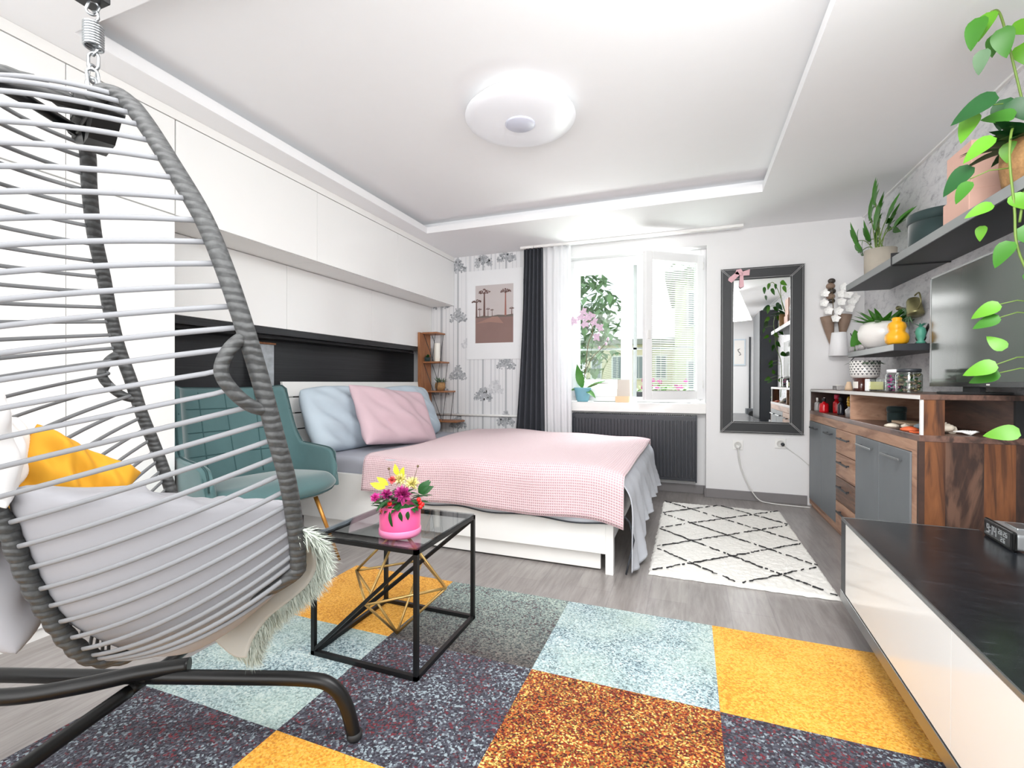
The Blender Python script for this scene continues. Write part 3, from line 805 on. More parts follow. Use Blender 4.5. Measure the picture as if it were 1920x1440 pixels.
# ================================================================== POSTER
t = thing('poster', 'white poster with a photo of baobab trees on the tree wallpaper', 'poster', (-2.06, 4.9, 1.36))
py = YB - .004
pm = MB(); pm.box(-2.396, -1.715, py - .006, py, 1.36, 2.37, .001); pm.build('sheet', plain('poster_paper', 'e9ebed', .45, var=.01), t)
x0, x1, z0, z1 = -2.292, -1.83, 1.545, 2.20
pc = MB(); mats = [plain('print_sky', 'c4bcbb', .5, var=.06, scale=3), plain('print_ground', '8a6f69', .6, var=.16, scale=4), plain('print_path', 'a07d72', .6, var=.1), plain('print_tree', '6a4f4a', .6, var=.1), plain('print_trunk', '9b6a60', .6), plain('print_far', '6d655f', .6)]
def pq(pts, mi, d): pc.m(mi).poly([(x0 + (x1 - x0) * a, py - .006 - d, z0 + (z1 - z0) * b) for a, b in pts])
pq([(0, .45), (1, .45), (1, 1), (0, 1)], 0, .0006); pq([(0, 0), (1, 0), (1, .46), (0, .46)], 1, .0006)
pq([(.0, .34), (.45, .45), (.6, .45), (.75, .33), (.4, .36)], 2, .001)
pq([(0, .44), (.2, .475), (.4, .46), (.6, .48), (.8, .47), (1, .485), (1, .44)], 5, .0009)
def baobab(cx, zb_, h, s, mt2=3):
    pq([(cx - .028 * s, zb_), (cx + .028 * s, zb_), (cx + .016 * s, zb_ + h), (cx - .016 * s, zb_ + h)], mt2, .0013)
    for k in range(46):
        a = R.uniform(-1, 1); b_ = R.uniform(0, 1) * (1 - .6 * abs(a))
        cx_, cz_ = cx + a * .15 * s, zb_ + h + (.0 + b_ * .075) * s
        r_ = .022 * s * R.uniform(.5, 1)
        pq([(cx_ + r_ * math.cos(q), cz_ + r_ * .6 * math.sin(q)) for q in [2 * PI * i / 6 for i in range(6)]], 3, .0015 + k * .00002)
    for a in (-1, -.6, -.3, .3, .6, 1): pq([(cx - .008, zb_ + h * .96), (cx + .008, zb_ + h * .96), (cx + a * .12 * s + .004, zb_ + h + .03 * s), (cx + a * .12 * s - .004, zb_ + h + .03 * s)], 3, .0014)
baobab(.24, .46, .40, 1.0); baobab(.80, .46, .40, .9, 4); baobab(.03, .45, .26, .8); baobab(.34, .46, .12, .35); baobab(.45, .46, .10, .3); baobab(.12, .46, .12, .35); baobab(.96, .47, .1, .4)
pc.build('photo_print', mats, t)

# framed picture leaning on the black ledge behind the hanging chair
t = thing('picture_frame', 'narrow framed black and white picture in the black alcove, half hidden by the chair rod', 'picture', (-3.03, 2.74, .986))
MB().box(-3.06, -3.045, 2.64, 2.81, .99, 1.40, .002).build('backing', 'blackm', t)
MB().box(-3.046, -3.042, 2.65, 2.80, 1.0, 1.385).build('print', plain('grey_print', 'aab0b5', .4, var=.6, scale=18), t)
MB().box(-3.062, -3.036, 2.635, 2.815, 1.388, 1.402, .001).build('top_edge', 'woodpl', t)
t = thing('bedside_stand', 'small grey bedside stand wedged between the armchair and the headboard', 'bedside table', (-2.98, 2.6, 0))
MB().box(-3.08, -2.90, 2.48, 2.69, 1.06 - .03, 1.06, .003).build('top', 'blackm', t) if False else None
MB().box(-3.09, -2.93, 2.46, 2.70, .02, .955, .004).build('body', plain('stand_grey', '8c8e8c', .6), t)
MB().box(-3.095, -2.92, 2.455, 2.703, .0, .02).build('plinth', 'blackm', t)

# ================================================================== ARMCHAIR
ac = thing('armchair', 'teal velvet shell armchair with quilted back and gold legs next to the bed', 'armchair', (-2.39, 2.12, 0), -.16)
def rnd(a): return a
# local: +x front, y width
def seat_pt(u, v):
    a, b = 2 * u - 1, v
    x_ = -.24 + .56 * b; y_ = a * (.33 + .03 * math.sin(PI * b * .8))
    x_ -= .12 * (abs(a) ** 3) * (b ** 2)
    z_ = .465 + .02 * b + .022 * math.sin(PI * u) * math.sin(PI * b) - .05 * max(0, b - .84) / .16
    return V((x_, y_, z_))
def thick(fn, nu, nv, th, nm, parent, mat='teal', ss=1):
    m = MB(); m.grid(fn, nu, nv); o = m.build(nm, mat, parent, world=False)
    md = o.modifiers.new('t', 'SOLIDIFY'); md.thickness = th; md.offset = 0
    subsurf(o, ss); return o
thick(seat_pt, 16, 14, .085, 'seat', ac)
SP = catmull([V(q_) for q_ in ((.17, -.375, 0), (.08, -.38, 0), (-.10, -.37, 0), (-.20, -.34, 0), (-.265, -.27, 0), (-.285, -.14, 0), (-.29, 0, 0), (-.285, .14, 0), (-.265, .27, 0), (-.20, .34, 0), (-.10, .37, 0), (.08, .38, 0), (.17, .375, 0))], 6)
def shell(u, v):
    k = u * (len(SP) - 1); i = min(int(k), len(SP) - 2); p = SP[i].lerp(SP[i + 1], k - i)
    a = abs(2 * u - 1)
    top = interp(a, [0, .30, .43, .465, .52, .60, .86, .93, .97, 1], [1.055, 1.06, 1.075, 1.06, .80, .69, .665, .645, .60, .53])
    z_ = .43 + (top - .43) * v
    back = max(0, 1 - a / .62) ** .6 if a < .62 else 0
    x_ = p.x - .16 * back * max(0, z_ - .50) / .57
    if a > .8: x_ += .03 * (a - .8) / .2 * (1 - v)
    return V((x_, p.y * (1 + .05 * v), z_))
thick(shell, 60, 16, .05, 'backrest', ac)
# quilting seams and piping
q = MB()
for uu in (.31, .40, .5, .60, .69): q.tube([shell(uu, i / 12 * .82 + .14) + V((.027, 0, 0)) for i in range(13)], .0032, 5)
for vv in (.36, .58, .80): q.tube([shell(.265 + .47 * i / 20, vv) + V((.027, 0, 0)) for i in range(21)], .0032, 5)
q.build('quilting', plain('teal_seam', '38585a', .9), ac, world=False)
pp = MB(); pp.tube([shell(i / 60, 1.0) for i in range(61)], .006, 6); pp.tube([seat_pt(1, b / 10) for b in range(11)] + [seat_pt(1 - b / 12, 1) for b in range(1, 13)] + [seat_pt(0, 1 - b / 10) for b in range(1, 11)], .006, 6)
pp.build('piping', plain('teal_piping', '2f4b4d', .8), ac, world=False)
for sx, sy in ((.24, .22), (.24, -.22), (-.20, .2), (-.20, -.2)):
    MB().tube([(sx * .85, sy * .85, .45), (sx * 1.38, sy * 1.3, 0)], [.014, .009], 10).build('leg', 'goldleg', ac, world=False)

# ================================================================== RUGS
X = [-1.84, -1.2, -.555, .1, .745, 1.12]; Yr = [2.29, 1.698, 1.115, .52, -.07]
tile = [['r_yel', 'r_teal', 'r_blue', 'r_yel', 'r_dark'], ['r_blue', 'r_dark', 'r_rust', 'r_dark', 'r_blue'], ['r_dark', 'r_yel', 'r_blue', 'r_dark', 'r_rust'], ['r_yel', 'r_blue', 'r_dark', 'r_yel', 'r_blue']]
names = ['r_yel', 'r_teal', 'r_blue', 'r_dark', 'r_rust']
m = MB(); nn = 14
def rz(x, y): return .013 + .0015 * noise.noise(V((x * 40, y * 40, 0)))
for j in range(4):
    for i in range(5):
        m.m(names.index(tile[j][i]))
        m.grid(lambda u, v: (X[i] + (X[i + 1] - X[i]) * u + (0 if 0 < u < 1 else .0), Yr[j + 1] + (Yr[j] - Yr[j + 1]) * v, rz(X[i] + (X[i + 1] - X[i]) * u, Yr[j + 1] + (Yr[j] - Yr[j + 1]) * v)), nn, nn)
bmesh.ops.remove_doubles(m.bm, verts=m.bm.verts[:], dist=.001)
m.m(3); pts = [(X[0], Yr[-1]), (X[-1], Yr[-1]), (X[-1], Yr[0]), (X[0], Yr[0])]
for (a, b), (c_, d) in zip(pts, pts[1:] + pts[:1]): m.poly([(a, b, 0), (c_, d, 0), (c_, d, .013), (a, b, .013)])
tag(m.build('patchwork_rug', names), 'large patchwork rug of mustard, blue, rust and dark flecked squares', 'rug')

wr = thing('white_rug', 'white shaggy rug with black diamond lines beside the bed', 'rug', (.25, 3.67, 0))
ax0, ax1, ay0, ay1 = -.215, .725, 2.80, 4.52
def wf(u, v):
    x_, y_ = ax0 + (ax1 - ax0) * u, ay0 + (ay1 - ay0) * v
    e = min(u, 1 - u, v, 1 - v) < 1e-6
    jx = .010 * noise.noise(V((x_ * 25, y_ * 25, 3))) if e else 0
    return (x_ + jx, y_ + jx, (.002 if e else .017 + .007 * noise.noise(V((x_ * 45, y_ * 45, 1)))))
ln = MB().grid(wf, 90, 150); ln.mi = 1
def dash(p, q_):
    n_ = max(2, int((V(q_) - V(p)).length / .018)); pv = V(p)
    for i in range(1, n_ + 1):
        nx = V(p).lerp(V(q_), i / n_) + V((R.uniform(-.007, .007), R.uniform(-.007, .007), 0))
        if R.random() < .84 and ax0 + .01 < nx.x < ax1 - .01 and ay0 + .01 < nx.y < ay1 - .01 and ax0 + .01 < pv.x < ax1 - .01 and ay0 + .01 < pv.y < ay1 - .01:
            ln.tube([(pv.x, pv.y, .0235), (nx.x, nx.y, .0235)], R.uniform(.0022, .005), 5)
        pv = nx
cwd, chd = .47, .43
for i in range(-6, 7):
    for sgn in (1, -1):
        # diagonal families
        a = V((ax0 + cwd * i, ay0, 0)); b_ = a + V((sgn * cwd * 4, chd * 4, 0))
        dash(a, b_)
ln.build('pile', ['r_white', 'r_line'], wr)
# ================================================================== HANGING EGG CHAIR  (local: x across, y front, z up)
CH = (-1.22, .66, 0); CR = -math.radians(18)
ch = thing('hanging_chair', 'grey wicker and cord egg shaped hanging chair on a chain', 'hanging chair', CH, CR)
ZA = [.54, .56, .64, .70, .73, .80, .90, .98, 1.08, 1.18, 1.26, 1.40, 1.47, 1.55, 1.63, 1.68]
FA = [.2, .2, .22, .242, .245, .23, .205, .18, .155, .125, .105, .073, .05, .031, .012, .0]
ZW = [.54, .56, .62, .70, .75, .9, 1.0, 1.2, 1.3, 1.45, 1.6, 1.68]
WA = [.02, .2, .32, .385, .40, .43, .44, .44, .42, .36, .24, .15]
ZS = [.470, .485, .515, .565, .62, .667, .726, .771, .825, .90, 1.0, 1.2, 1.4, 1.55, 1.64, 1.685]
FS = [.031, -.01, -.037, -.065, -.086, -.104, -.121, -.138, -.149, -.19, -.26, -.33, -.34, -.30, -.25, -.18]
def fa(z): return interp(z, ZA, FA)
def wa(z): return interp(z, ZW, WA)
def fs(z): return interp(z, ZS, FS)
def rimpt(z, s): return V((s * wa(z), fa(z), z))
zs = [1.685, 1.66, 1.60, 1.50, 1.40, 1.30, 1.20, 1.10, 1.0, .90, .80, .725, .69]
# top of each rim bends back over into the hub
def rim(s):
    top = [(s * .09, -.03, 1.672), (s * .115, -.018, 1.688)]
    return catmull(top + [rimpt(z, s) for z in zs[1:]] + [V((s * .27, .165, .62)), V((s * .12, .15, .57)), V((0, .15, .555))], 5)
for s in (1, -1):
    r_ = MB().tube(rim(s), .0165, 12).build('rim_rod', 'wicker', ch, world=False)
    lp = MB()
    P0 = [rimpt(1.185, s), rimpt(1.16, s) + V((0, -.035, 0)), rimpt(1.12, s) + V((0, -.062, 0)), rimpt(1.085, s) + V((0, -.055, 0)), rimpt(1.06, s) + V((0, -.03, -.004)), rimpt(1.045, s) + V((0, .0, 0))]
    lp.tube(catmull(P0, 5), .0125, 10); lp.build('arm_loop', 'wicker', ch, world=False)
sp = catmull([V((0, -.02, 1.675)), V((0, -.08, 1.70)), V((0, -.16, 1.70))] + [V((0, fs(z), z)) for z in (1.64, 1.55, 1.4, 1.2, 1.0, .9, .82, .74, .667, .60, .54, .495)] + [V((0, .03, .472)), V((0, .10, .485)), V((0, .15, .555))], 5)
MB().tube(sp, [.0175 + .0022 * math.sin(i * 2.1) for i in range(len(sp))], 12).build('spine_rod', 'wicker', ch, world=False)
hb = MB()
hb.box(-.105, .105, -.035, .02, 1.655, 1.685, .004); hb.prism([(.03, -.03, 1.655), (.105, -.03, 1.655), (.04, -.03, 1.615), (.0, -.03, 1.615)], (0, .045, 0))
hb.prism([(-.03, -.03, 1.655), (-.105, -.03, 1.655), (-.04, -.03, 1.615), (.0, -.03, 1.615)], (0, .045, 0))
hb.box(-.02, .02, -.05, -.02, 1.66, 1.72, .004)
for s in (-1, 1): hb.tube([(s * .07, -.03, 1.665), (s * .03, -.11, 1.68), (0, -.16, 1.68)], .012, 8)
hb.build('hub_bracket', 'black', ch, world=False)
def wall_pt(s, za_, zc_, t, out=0):
    z = za_ + (zc_ - za_) * (t if True else 0)
    A = rimpt(za_, s); Cc = V((0, fs(zc_), zc_))
    mid = (A + Cc) / 2; bul = V((s * .10, -.055, 0)) * min(1, wa(za_) / .3)
    lower = max(0, min(1, (1.0 - za_) / .3)); bul += V((s * .02, 0, -.025)) * lower
    ctl = mid + bul
    p = A * (1 - t) ** 2 + ctl * (2 * t * (1 - t)) + Cc * t * t
    if out:
        n_ = V((s * .9, -.4, -.1 * lower)).normalized(); p = p + n_ * out
    return p
ZAP = [.66, .69, .72, .74, .77, .80, .83, .87, .905, .94, .985, 1.06, 1.18, 1.44, 1.62, 1.70]
ZCP = [.476, .48, .485, .495, .52, .555, .60, .65, .70, .745, .81, .92, 1.09, 1.39, 1.61, 1.705]
zlist = [.67, .70, .725, .745, .77, .797, .825, .855, .885, .92, .955, .99, 1.025, 1.06, 1.095, 1.13, 1.165, 1.20, 1.238, 1.275, 1.315, 1.355, 1.395, 1.435, 1.475, 1.515, 1.555, 1.59, 1.62, 1.65, 1.672]
for s in (1, -1):
    for k, za_ in enumerate(zlist):
        zc_ = interp(za_, ZAP, ZCP)
        pts = [wall_pt(s, za_, zc_, i / 14) for i in range(15)]
        if 1.08 < za_ < 1.15: pts[0] = pts[0] + V((0, -.055, 0)); pts[1] = pts[1] + V((0, -.01, 0))
        elif 1.15 < za_ < 1.18: pts[0] = pts[0] + V((0, -.024, 0))
        MB().tube(pts, .0052, 7, flat=.55, up=(0, 0, 1)).build('cord', 'strap' if s > 0 else 'strap_shaded', ch, world=False)

# cushions ---------------------------------------------------------
def chpt(w, f, z): return WM[ch.name] @ V((w, f, z))
def side_at(s, t, z):
    """point of the woven side at fraction t from rim to spine and at height z"""
    lo, hi = .60, 1.25
    for _ in range(18):
        md = (lo + hi) / 2; zc_ = interp(md, ZAP, ZCP)
        if wall_pt(s, md, zc_, t).z < z: lo = md
        else: hi = md
    return wall_pt(s, lo, interp(lo, ZAP, ZCP), t, -.014)
cb = MB()
def ring_at(z, shrink=1.0):
    near = [side_at(1, i / 24, z) for i in range(25)]; far = [side_at(-1, i / 24, z) for i in range(25)][::-1]
    A, B = near[0], far[-1]; fr = []
    for i in range(1, 26):
        a = i / 26; w_ = B.x + (A.x - B.x) * a
        fr.append(V((w_, A.y + .085 * math.sin(PI * a) ** .45, z)))
    R_ = near + far[1:] + fr
    out_ = []
    for i, p in enumerate(R_):
        lo = max(0, (.61 - z) / .16) ** 1.6; q_ = V((0, .07, z)).lerp(p, max(.05, 1 - .75 * lo)); q_.z = z
        out_.append(q_)
    return out_
rings = [ring_at(z) for z in (.475, .49, .515, .545, .58, .62, .665, .71, .755, .80, .835)]
top = rings[-1]; n_ = len(top)
for r_ in rings:
    for p in r_: p.z += max(0, (p.z - .6) / .235) * (.045 * p.x / .4 - .055 * (p.y + .02) / .25)
allr = [[V((p.x * .05, .07 + (p.y - .07) * .05, .472)) for p in rings[0]]] + rings
tc = V((0, .08, 0))
for (k, dz) in ((.97, .016), (.90, .022), (.78, .018), (.6, .006), (.35, .0), (.02, -.004)):
    allr.append([V((tc.x + (p.x - tc.x) * k, tc.y + (p.y - tc.y) * k, p.z + dz + (.006 * math.sin(i * .55 + 1) + .004 * math.sin(i * 1.7)) * k )) for i, p in enumerate(top)])
vs = [[cb.bm.verts.new(p) for p in r_] for r_ in allr]
fsx = []
for A, B in zip(vs, vs[1:]):
    for i in range(n_): fsx.append(cb.bm.faces.new((A[i], A[(i + 1) % n_], B[(i + 1) % n_], B[i])))
cb._tag(fsx, True)
cb.bm.transform(WM[ch.name])
o = cb.build('seat_cushion', 'cushion'); subsurf(o, 1)
tag(o, 'thick light grey seat cushion filling the bottom of the hanging chair', 'cushion')
def ch_rot(x_, y_):
    a = WM[ch.name].to_3x3() @ V(x_); b_ = WM[ch.name].to_3x3() @ V(y_); return frame_rot(a, b_)
pillow('back_cushion', 'cushwhite', 'white cushion at the back of the hanging chair behind the mustard one', chpt(-.16, -.185, .985), .42, .28, .13, ch_rot((1, .0, 0), (0, -.28, 1)), 11, 'cushion')
pillow('cushion', 'yellowc', 'mustard yellow cushion in the hanging chair', chpt(-.15, -.035, .86), .25, .20, .10, ch_rot((.05, .85, -.62), (-.45, .45, .75)), 12, 'cushion', wr=.014)
pillow('back_cushion', 'cushion', 'light grey cushion bulging out behind the wrapped spine rod of the hanging chair', chpt(-.20, -.145, .69), .30, .34, .12, ch_rot((1, -.2, 0), (0, -.3, 1)), 15, 'cushion')
# sheepskin over the front edge
fu = thing('sheepskin', 'pale grey green sheepskin hanging over the front of the hanging chair', 'sheepskin', chpt(.2, .3, .5))
SK = catmull([V(p) for p in ((.40, .235, .79), (.392, .275, .755), (.375, .30, .70), (.335, .30, .64), (.27, .285, .585), (.20, .27, .53), (.155, .255, .47), (.14, .25, .425))], 8)
def skin(u, v):
    k = v * (len(SK) - 1); i = min(int(k), len(SK) - 2); p = SK[i].lerp(SK[i + 1], k - i)
    return WM[ch.name] @ (p + V((-.16 * u, -.03 * u, -.01 * math.sin(u * 5))))
hide = MB().grid(skin, 12, 40).build('hide', plain('hide_grey', 'b3b3ae', .9), fu); solid(hide, .012)
fm = MB()
for i in range(9000):
    v = R.random() ** .9; u = R.uniform(-.16, .25) if i % 3 else R.uniform(0, 1); p = skin(u, v)
    n2 = (WM[ch.name].to_3x3() @ V((.35, .8, .15 - .7 * v))).normalized()
    if u < .05 and i % 2: n2 = (WM[ch.name].to_3x3() @ V((1, .2, -.1 - .7 * v))).normalized()
    d = (n2 + V((R.uniform(-.5, .5), R.uniform(-.5, .5), R.uniform(-.9, .2)))).normalized(); L = R.uniform(.022, .042)
    sd = d.cross(V((R.uniform(-1, 1), R.uniform(-1, 1), 1))).normalized() * .0014
    fm.poly([p - sd, p + sd, p + d * L + V((0, 0, -.004))])
fo = fm.build('wool', 'fur', fu); fo['kind'] = 'stuff'

# spring and chain ---------------------------------------------------
CXc = V((-1.25, .66, 0))
t = thing('chain', 'steel chain with a coil spring from which the egg chair hangs', 'chain', (CXc.x, CXc.y, 1.70))
def link(c, L, Wd, r, rot):
    m = MB(); P = []
    for i in range(24):
        a = 2 * PI * i / 24; x_ = math.cos(a) * Wd / 2; z_ = math.sin(a) * Wd / 2 + (L / 2 - Wd / 2) * (1 if math.sin(a) >= 0 else -1)
        P.append((x_, 0, z_))
    m.tube(P, r, 8, closed=True); m.bm.transform(Matrix.Translation(V(c)) @ Euler(rot).to_matrix().to_4x4()); return m
for i, z in enumerate((1.815, 1.787, 1.759, 1.733)):
    link((CXc.x - .002 * i, CXc.y, z), .040, .022, .0032, (0, .1 * i, .4 + PI / 2 * i)).build('link', 'chrome', t)
link((CXc.x + .018, CXc.y - .01, 1.765), .045, .020, .003, (0, -.12, .8)).build('link', 'chrome', t)
link((CXc.x + .020, CXc.y - .01, 1.728), .042, .018, .003, (0, .05, 2.3)).build('link', 'chrome', t)
cs = MB(); P = []
for i in range(9 * 14 + 1):
    a = 2 * PI * i / 14; P.append((CXc.x + .0165 * math.cos(a), CXc.y + .0165 * math.sin(a), 1.845 + .052 * i / (9 * 14)))
cs.tube(P, .0032, 7); cs.build('spring', 'chrome', t)
hk = MB(); hk.tube([(CXc.x, CXc.y, 1.897), (CXc.x + .018, CXc.y, 1.905), (CXc.x + .016, CXc.y, 1.92), (CXc.x, CXc.y, 1.926)], .003, 7)
hk.tube([(CXc.x, CXc.y, 1.845), (CXc.x + .014, CXc.y, 1.836), (CXc.x, CXc.y, 1.828), (CXc.x - .008, CXc.y, 1.834)], .003, 7)
hk.build('hook', 'chrome', t)
link((CXc.x - .003, CXc.y, 1.935), .032, .018, .003, (0, .3, 1.1)).build('link', 'chrome', t)

# stand ---------------------------------------------------------------
st = thing('chair_stand', 'black tubular steel stand of the hanging chair with spread legs', 'chair stand', (-1.547, .95, 0))
hub = V((-1.535, .955, .2))
def tb(nm, P, r_=.019, n=6): return MB().tube(catmull(P, n), r_, 14).build(nm, 'black', st)
tb('leg', [hub, (-1.29, 1.04, .202), (-1.08, 1.115, .2), (-1.01, 1.142, .18), (-.972, 1.16, .12), (-.949, 1.172, .018)], .0205)
tb('leg', [hub, (-1.75, .875, .2), (-2.05, .765, .2), (-2.12, .74, .17), (-2.16, .73, .1), (-2.18, .72, .018)], .0205)
tb('leg', [(-1.56, .91, .175), (-1.63, 1.13, .172), (-1.72, 1.42, .165), (-1.75, 1.5, .13), (-1.77, 1.55, .02)], .017)
tb('leg', [(-1.56, .91, .175), (-1.50, .66, .172), (-1.44, .42, .165), (-1.42, .34, .12), (-1.41, .3, .02)], .019)
tb('pole', [(-1.44, 1.01, .225), (-1.547, .93, .222), (-1.66, .83, .215), (-1.80, .73, .215), (-2.0, .60, .26), (-2.15, .5, .5), (-2.22, .45, 1.1), (-2.15, .47, 1.75), (-1.85, .56, 2.15), (-1.5, .63, 2.2), (-1.30, .66, 2.05), (-1.262, .665, 1.965)], .022, 8)
for (x_, y_) in ((-.949, 1.172), (-2.18, .72), (-1.77, 1.55), (-1.41, .3)):
    MB().lathe([(0, 0), (.020, 0), (.0225, .004), (.0225, .022), (0, .022)], (x_, y_, .0 if x_ < -1.9 else .0148), 18).build('rubber_foot', 'blackm', st)
MB().lathe([(0, -.03), (.024, -.03), (.024, .03), (0, .03)], seg=16, mat=Matrix.Translation(V((-1.655, 1.20, .172))) @ Euler((PI / 2, 0, .28)).to_matrix().to_4x4()).build('joint_sleeve', 'black', st)
bt = MB().box(-1.285, -1.225, .64, .68, 1.948, 1.962, .002); bt.build('hook_plate', 'black', st)

# ================================================================== GLASS SIDE TABLE
tx0, tx1, ty0, ty1, tz = -1.405, -.917, 1.472, 1.967, .49
t = thing('side_table', 'black metal cube side table with a smoked glass top', 'side table', ((tx0 + tx1) / 2, (ty0 + ty1) / 2, .014))
fr = MB(); w = .0165; zb0 = .015
def bx(a, b): fr.bar(a, b, w, w)
h = w / 2
cs_ = [(tx0 + h, ty0 + h), (tx1 - h, ty0 + h), (tx1 - h, ty1 - h), (tx0 + h, ty1 - h)]
for i in range(4):
    (a, b), (c_, d) = cs_[i], cs_[(i + 1) % 4]
    for z in (zb0 + h, tz - h):
        e = V((c_ - a, d - b, 0)).normalized() * h
        fr.bar(V((a, b, z)) - e, V((c_, d, z)) + e, w, w)
    fr.bar((a, b, zb0), (a, b, tz), w, w)
fr.build('frame', 'black', t)
for (a, b) in (((tx0 + h, ty0 + h, zb0 + w), (tx1 - h, ty0 + h, tz - w)), ((tx0 + h, ty0 + h, zb0 + w), (tx1 - h, ty1 - h, tz - w))):
    MB().bar(a, b, w * .8, w * .8).build('diagonal_brace', 'black', t)
MB().box(tx0 + .004, tx1 - .004, ty0 + .004, ty1 - .004, tz + .0005, tz + .0065).build('glass_top', 'tableglass', t)
# gold octahedron ornament standing on its tip inside the table
t = thing('geometric_ornament', 'brass wire octahedron ornament standing on its tip under the glass table', 'ornament', (-1.17, 1.735, .015))
vx = [V((-1.40, 1.74, .25)), V((-1.17, 1.51, .235)), V((-.937, 1.725, .25)), V((-1.196, 1.965, .245)), V((-1.172, 1.722, .020)), V((-1.172, 1.745, .474))]
for i, j in ((0, 1), (1, 2), (2, 3), (3, 0), (0, 4), (1, 4), (2, 4), (3, 4), (0, 5), (1, 5), (2, 5), (3, 5)):
    MB().tube([vx[i], vx[j]], .0055, 8).build('rod', 'gold', t)
# bouquet in pink hat box
bc = V((-1.075, 1.60, tz + .0068))
t = thing('flower_arrangement', 'bouquet of magenta, cream and yellow flowers in a hot pink round box', 'flower arrangement', bc)
MB().lathe([(0, 0), (.079, 0), (.080, .004), (.080, .118), (.076, .118), (.074, .10), (0, .10)], bc, 48).build('round_box', 'hotpink', t)
MB().lathe([(.0805, .004), (.0825, .006), (.0825, .026), (.0805, .028)], bc, 48).build('ribbon', 'ribbon', t)
def at(px, py, z): return bc + V((px * .936 - py * .35, px * .35 + py * .936, z))   # px across the view, py away
def carn(c, r_, mat, nm='flower', n=80, seed=0):
    q = random.Random(seed); m = MB()
    for i in range(n):
        d = V((q.gauss(0, 1), q.gauss(0, 1), q.gauss(0, 1) + .5)).normalized()
        m.leaf(c - d * r_ * .2, d, r_ * q.uniform(.9, 1.25), r_ * .45, up=(q.uniform(-1, 1), q.uniform(-1, 1), q.uniform(-1, 1)), n=3, droop=.3, heart=True)
    m.build(nm, mat, t)
carn(at(.02, -.05, .165), .038, 'magenta', seed=1, n=130); carn(at(-.045, -.04, .165), .026, 'magenta', seed=2); carn(at(-.093, -.02, .145), .024, 'fuchsia', seed=3)
carn(at(.0, .0, .215), .030, 'cream', seed=4); carn(at(.045, .01, .195), .032, 'cream', seed=5, n=100); carn(at(-.03, -.01, .212), .020, 'coral', seed=6)
carn(at(-.04, -.06, .125), .014, 'coral', seed=7, n=40); carn(at(-.055, -.075, .108), .010, 'coral', seed=8, n=30)
m = MB()
for (a, b, c_, dx, dz, L) in ((-.06, 0, .18, -.9, .25, .07), (-.05, .01, .19, -.8, .5, .06), (-.01, .0, .23, -.2, 1, .05), (.005, 0, .225, .3, .9, .045), (-.06, .0, .185, -1, .05, .06)):
    m.leaf(at(a, b, c_), (dx, -.2, dz), L, .026, up=(0, -1, .3), droop=.1)
m.build('yellow_leaves', 'yellowp', t)
for (a, b, c_) in ((.085, -.03, .13), (.095, -.035, .125), (.09, -.045, .118), (.082, -.04, .145), (-.02, -.085, .14)): MB().ball(at(a, b, c_), .009, seg=10).build('berry', 'red', t)
m = MB(); q = random.Random(5)
for i in range(60):
    a = q.uniform(0, 2 * PI); r_ = q.uniform(.03, .085)
    m.leaf(at(r_ * math.cos(a), r_ * math.sin(a), q.uniform(.105, .15)), (math.cos(a) + q.uniform(-.4, .4), math.sin(a) + q.uniform(-.4, .4), q.uniform(-.5, .7)), q.uniform(.03, .06), .025, n=4)
for (dx, dz) in ((.7, .9), (.9, .4), (.5, .5)): m.leaf(at(.075, -.01, .165), (dx, 0, dz), .065, .034, up=(0, -1, 0))
m.leaf(at(-.02, -.085, .11), (.1, -.1, -1), .07, .016, up=(0, -1, 0)); m.leaf(at(.02, -.085, .11), (.1, -.1, -1), .04, .02, up=(0, -1, 0)); m.leaf(at(.05, -.08, .11), (-.1, -.2, -1), .035, .02, up=(0, -1, 0))
m.build('foliage', 'dkgreen', t)
for (a, b, z0_, z1_, dx) in ((-.035, 0, .19, .258, -.01), (.05, 0, .2, .268, .02)):
    m = MB(); m.tube([at(a, b, z0_), at(a + dx, b, z1_)], .0012, 5); m.ball(at(a + dx, b, z1_), .0055, seg=8); m.build('seed_head', 'stemb', t)
# ================================================================== WALL MIRROR
mx0, mx1, mz0, mz1 = .280, .965, .632, 2.172; fw = .108
t = thing('wall_mirror', 'tall wall mirror in a wide black leather frame with white stitching', 'mirror', (.62, 4.9, mz0))
yb = YB - .001
def slab(P, th=.032): return MB().prism([(a, yb, b) for a, b in P], (0, -th, 0))
slab([(mx0, mz0), (mx1, mz0), (mx1 - fw, mz0 + fw), (mx0 + fw, mz0 + fw)]).build('frame_bottom', 'leather', t)
slab([(mx0, mz1), (mx1, mz1), (mx1 - fw, mz1 - fw), (mx0 + fw, mz1 - fw)]).build('frame_top', 'leather', t)
slab([(mx0, mz0), (mx0, mz1), (mx0 + fw, mz1 - fw), (mx0 + fw, mz0 + fw)]).build('frame_side', 'leather', t)
slab([(mx1, mz0), (mx1, mz1), (mx1 - fw, mz1 - fw), (mx1 - fw, mz0 + fw)]).build('frame_side', 'leather', t)
MB().box(mx0 + fw - .004, mx1 - fw + .004, yb - .02, yb, mz0 + fw - .004, mz1 - fw + .004).build('mirror_glass', 'mirror', t)
sm = MB(); ys = yb - .0335
def sl(a, b, c_, d): sm.tube([(a, ys, b), (c_, ys, d)], .0018, 5)
for e in (.012, fw - .012): sl(mx0 + e, mz0 + e, mx0 + e, mz1 - e); sl(mx1 - e, mz0 + e, mx1 - e, mz1 - e); sl(mx0 + e, mz0 + e, mx1 - e, mz0 + e); sl(mx0 + e, mz1 - e, mx1 - e, mz1 - e)
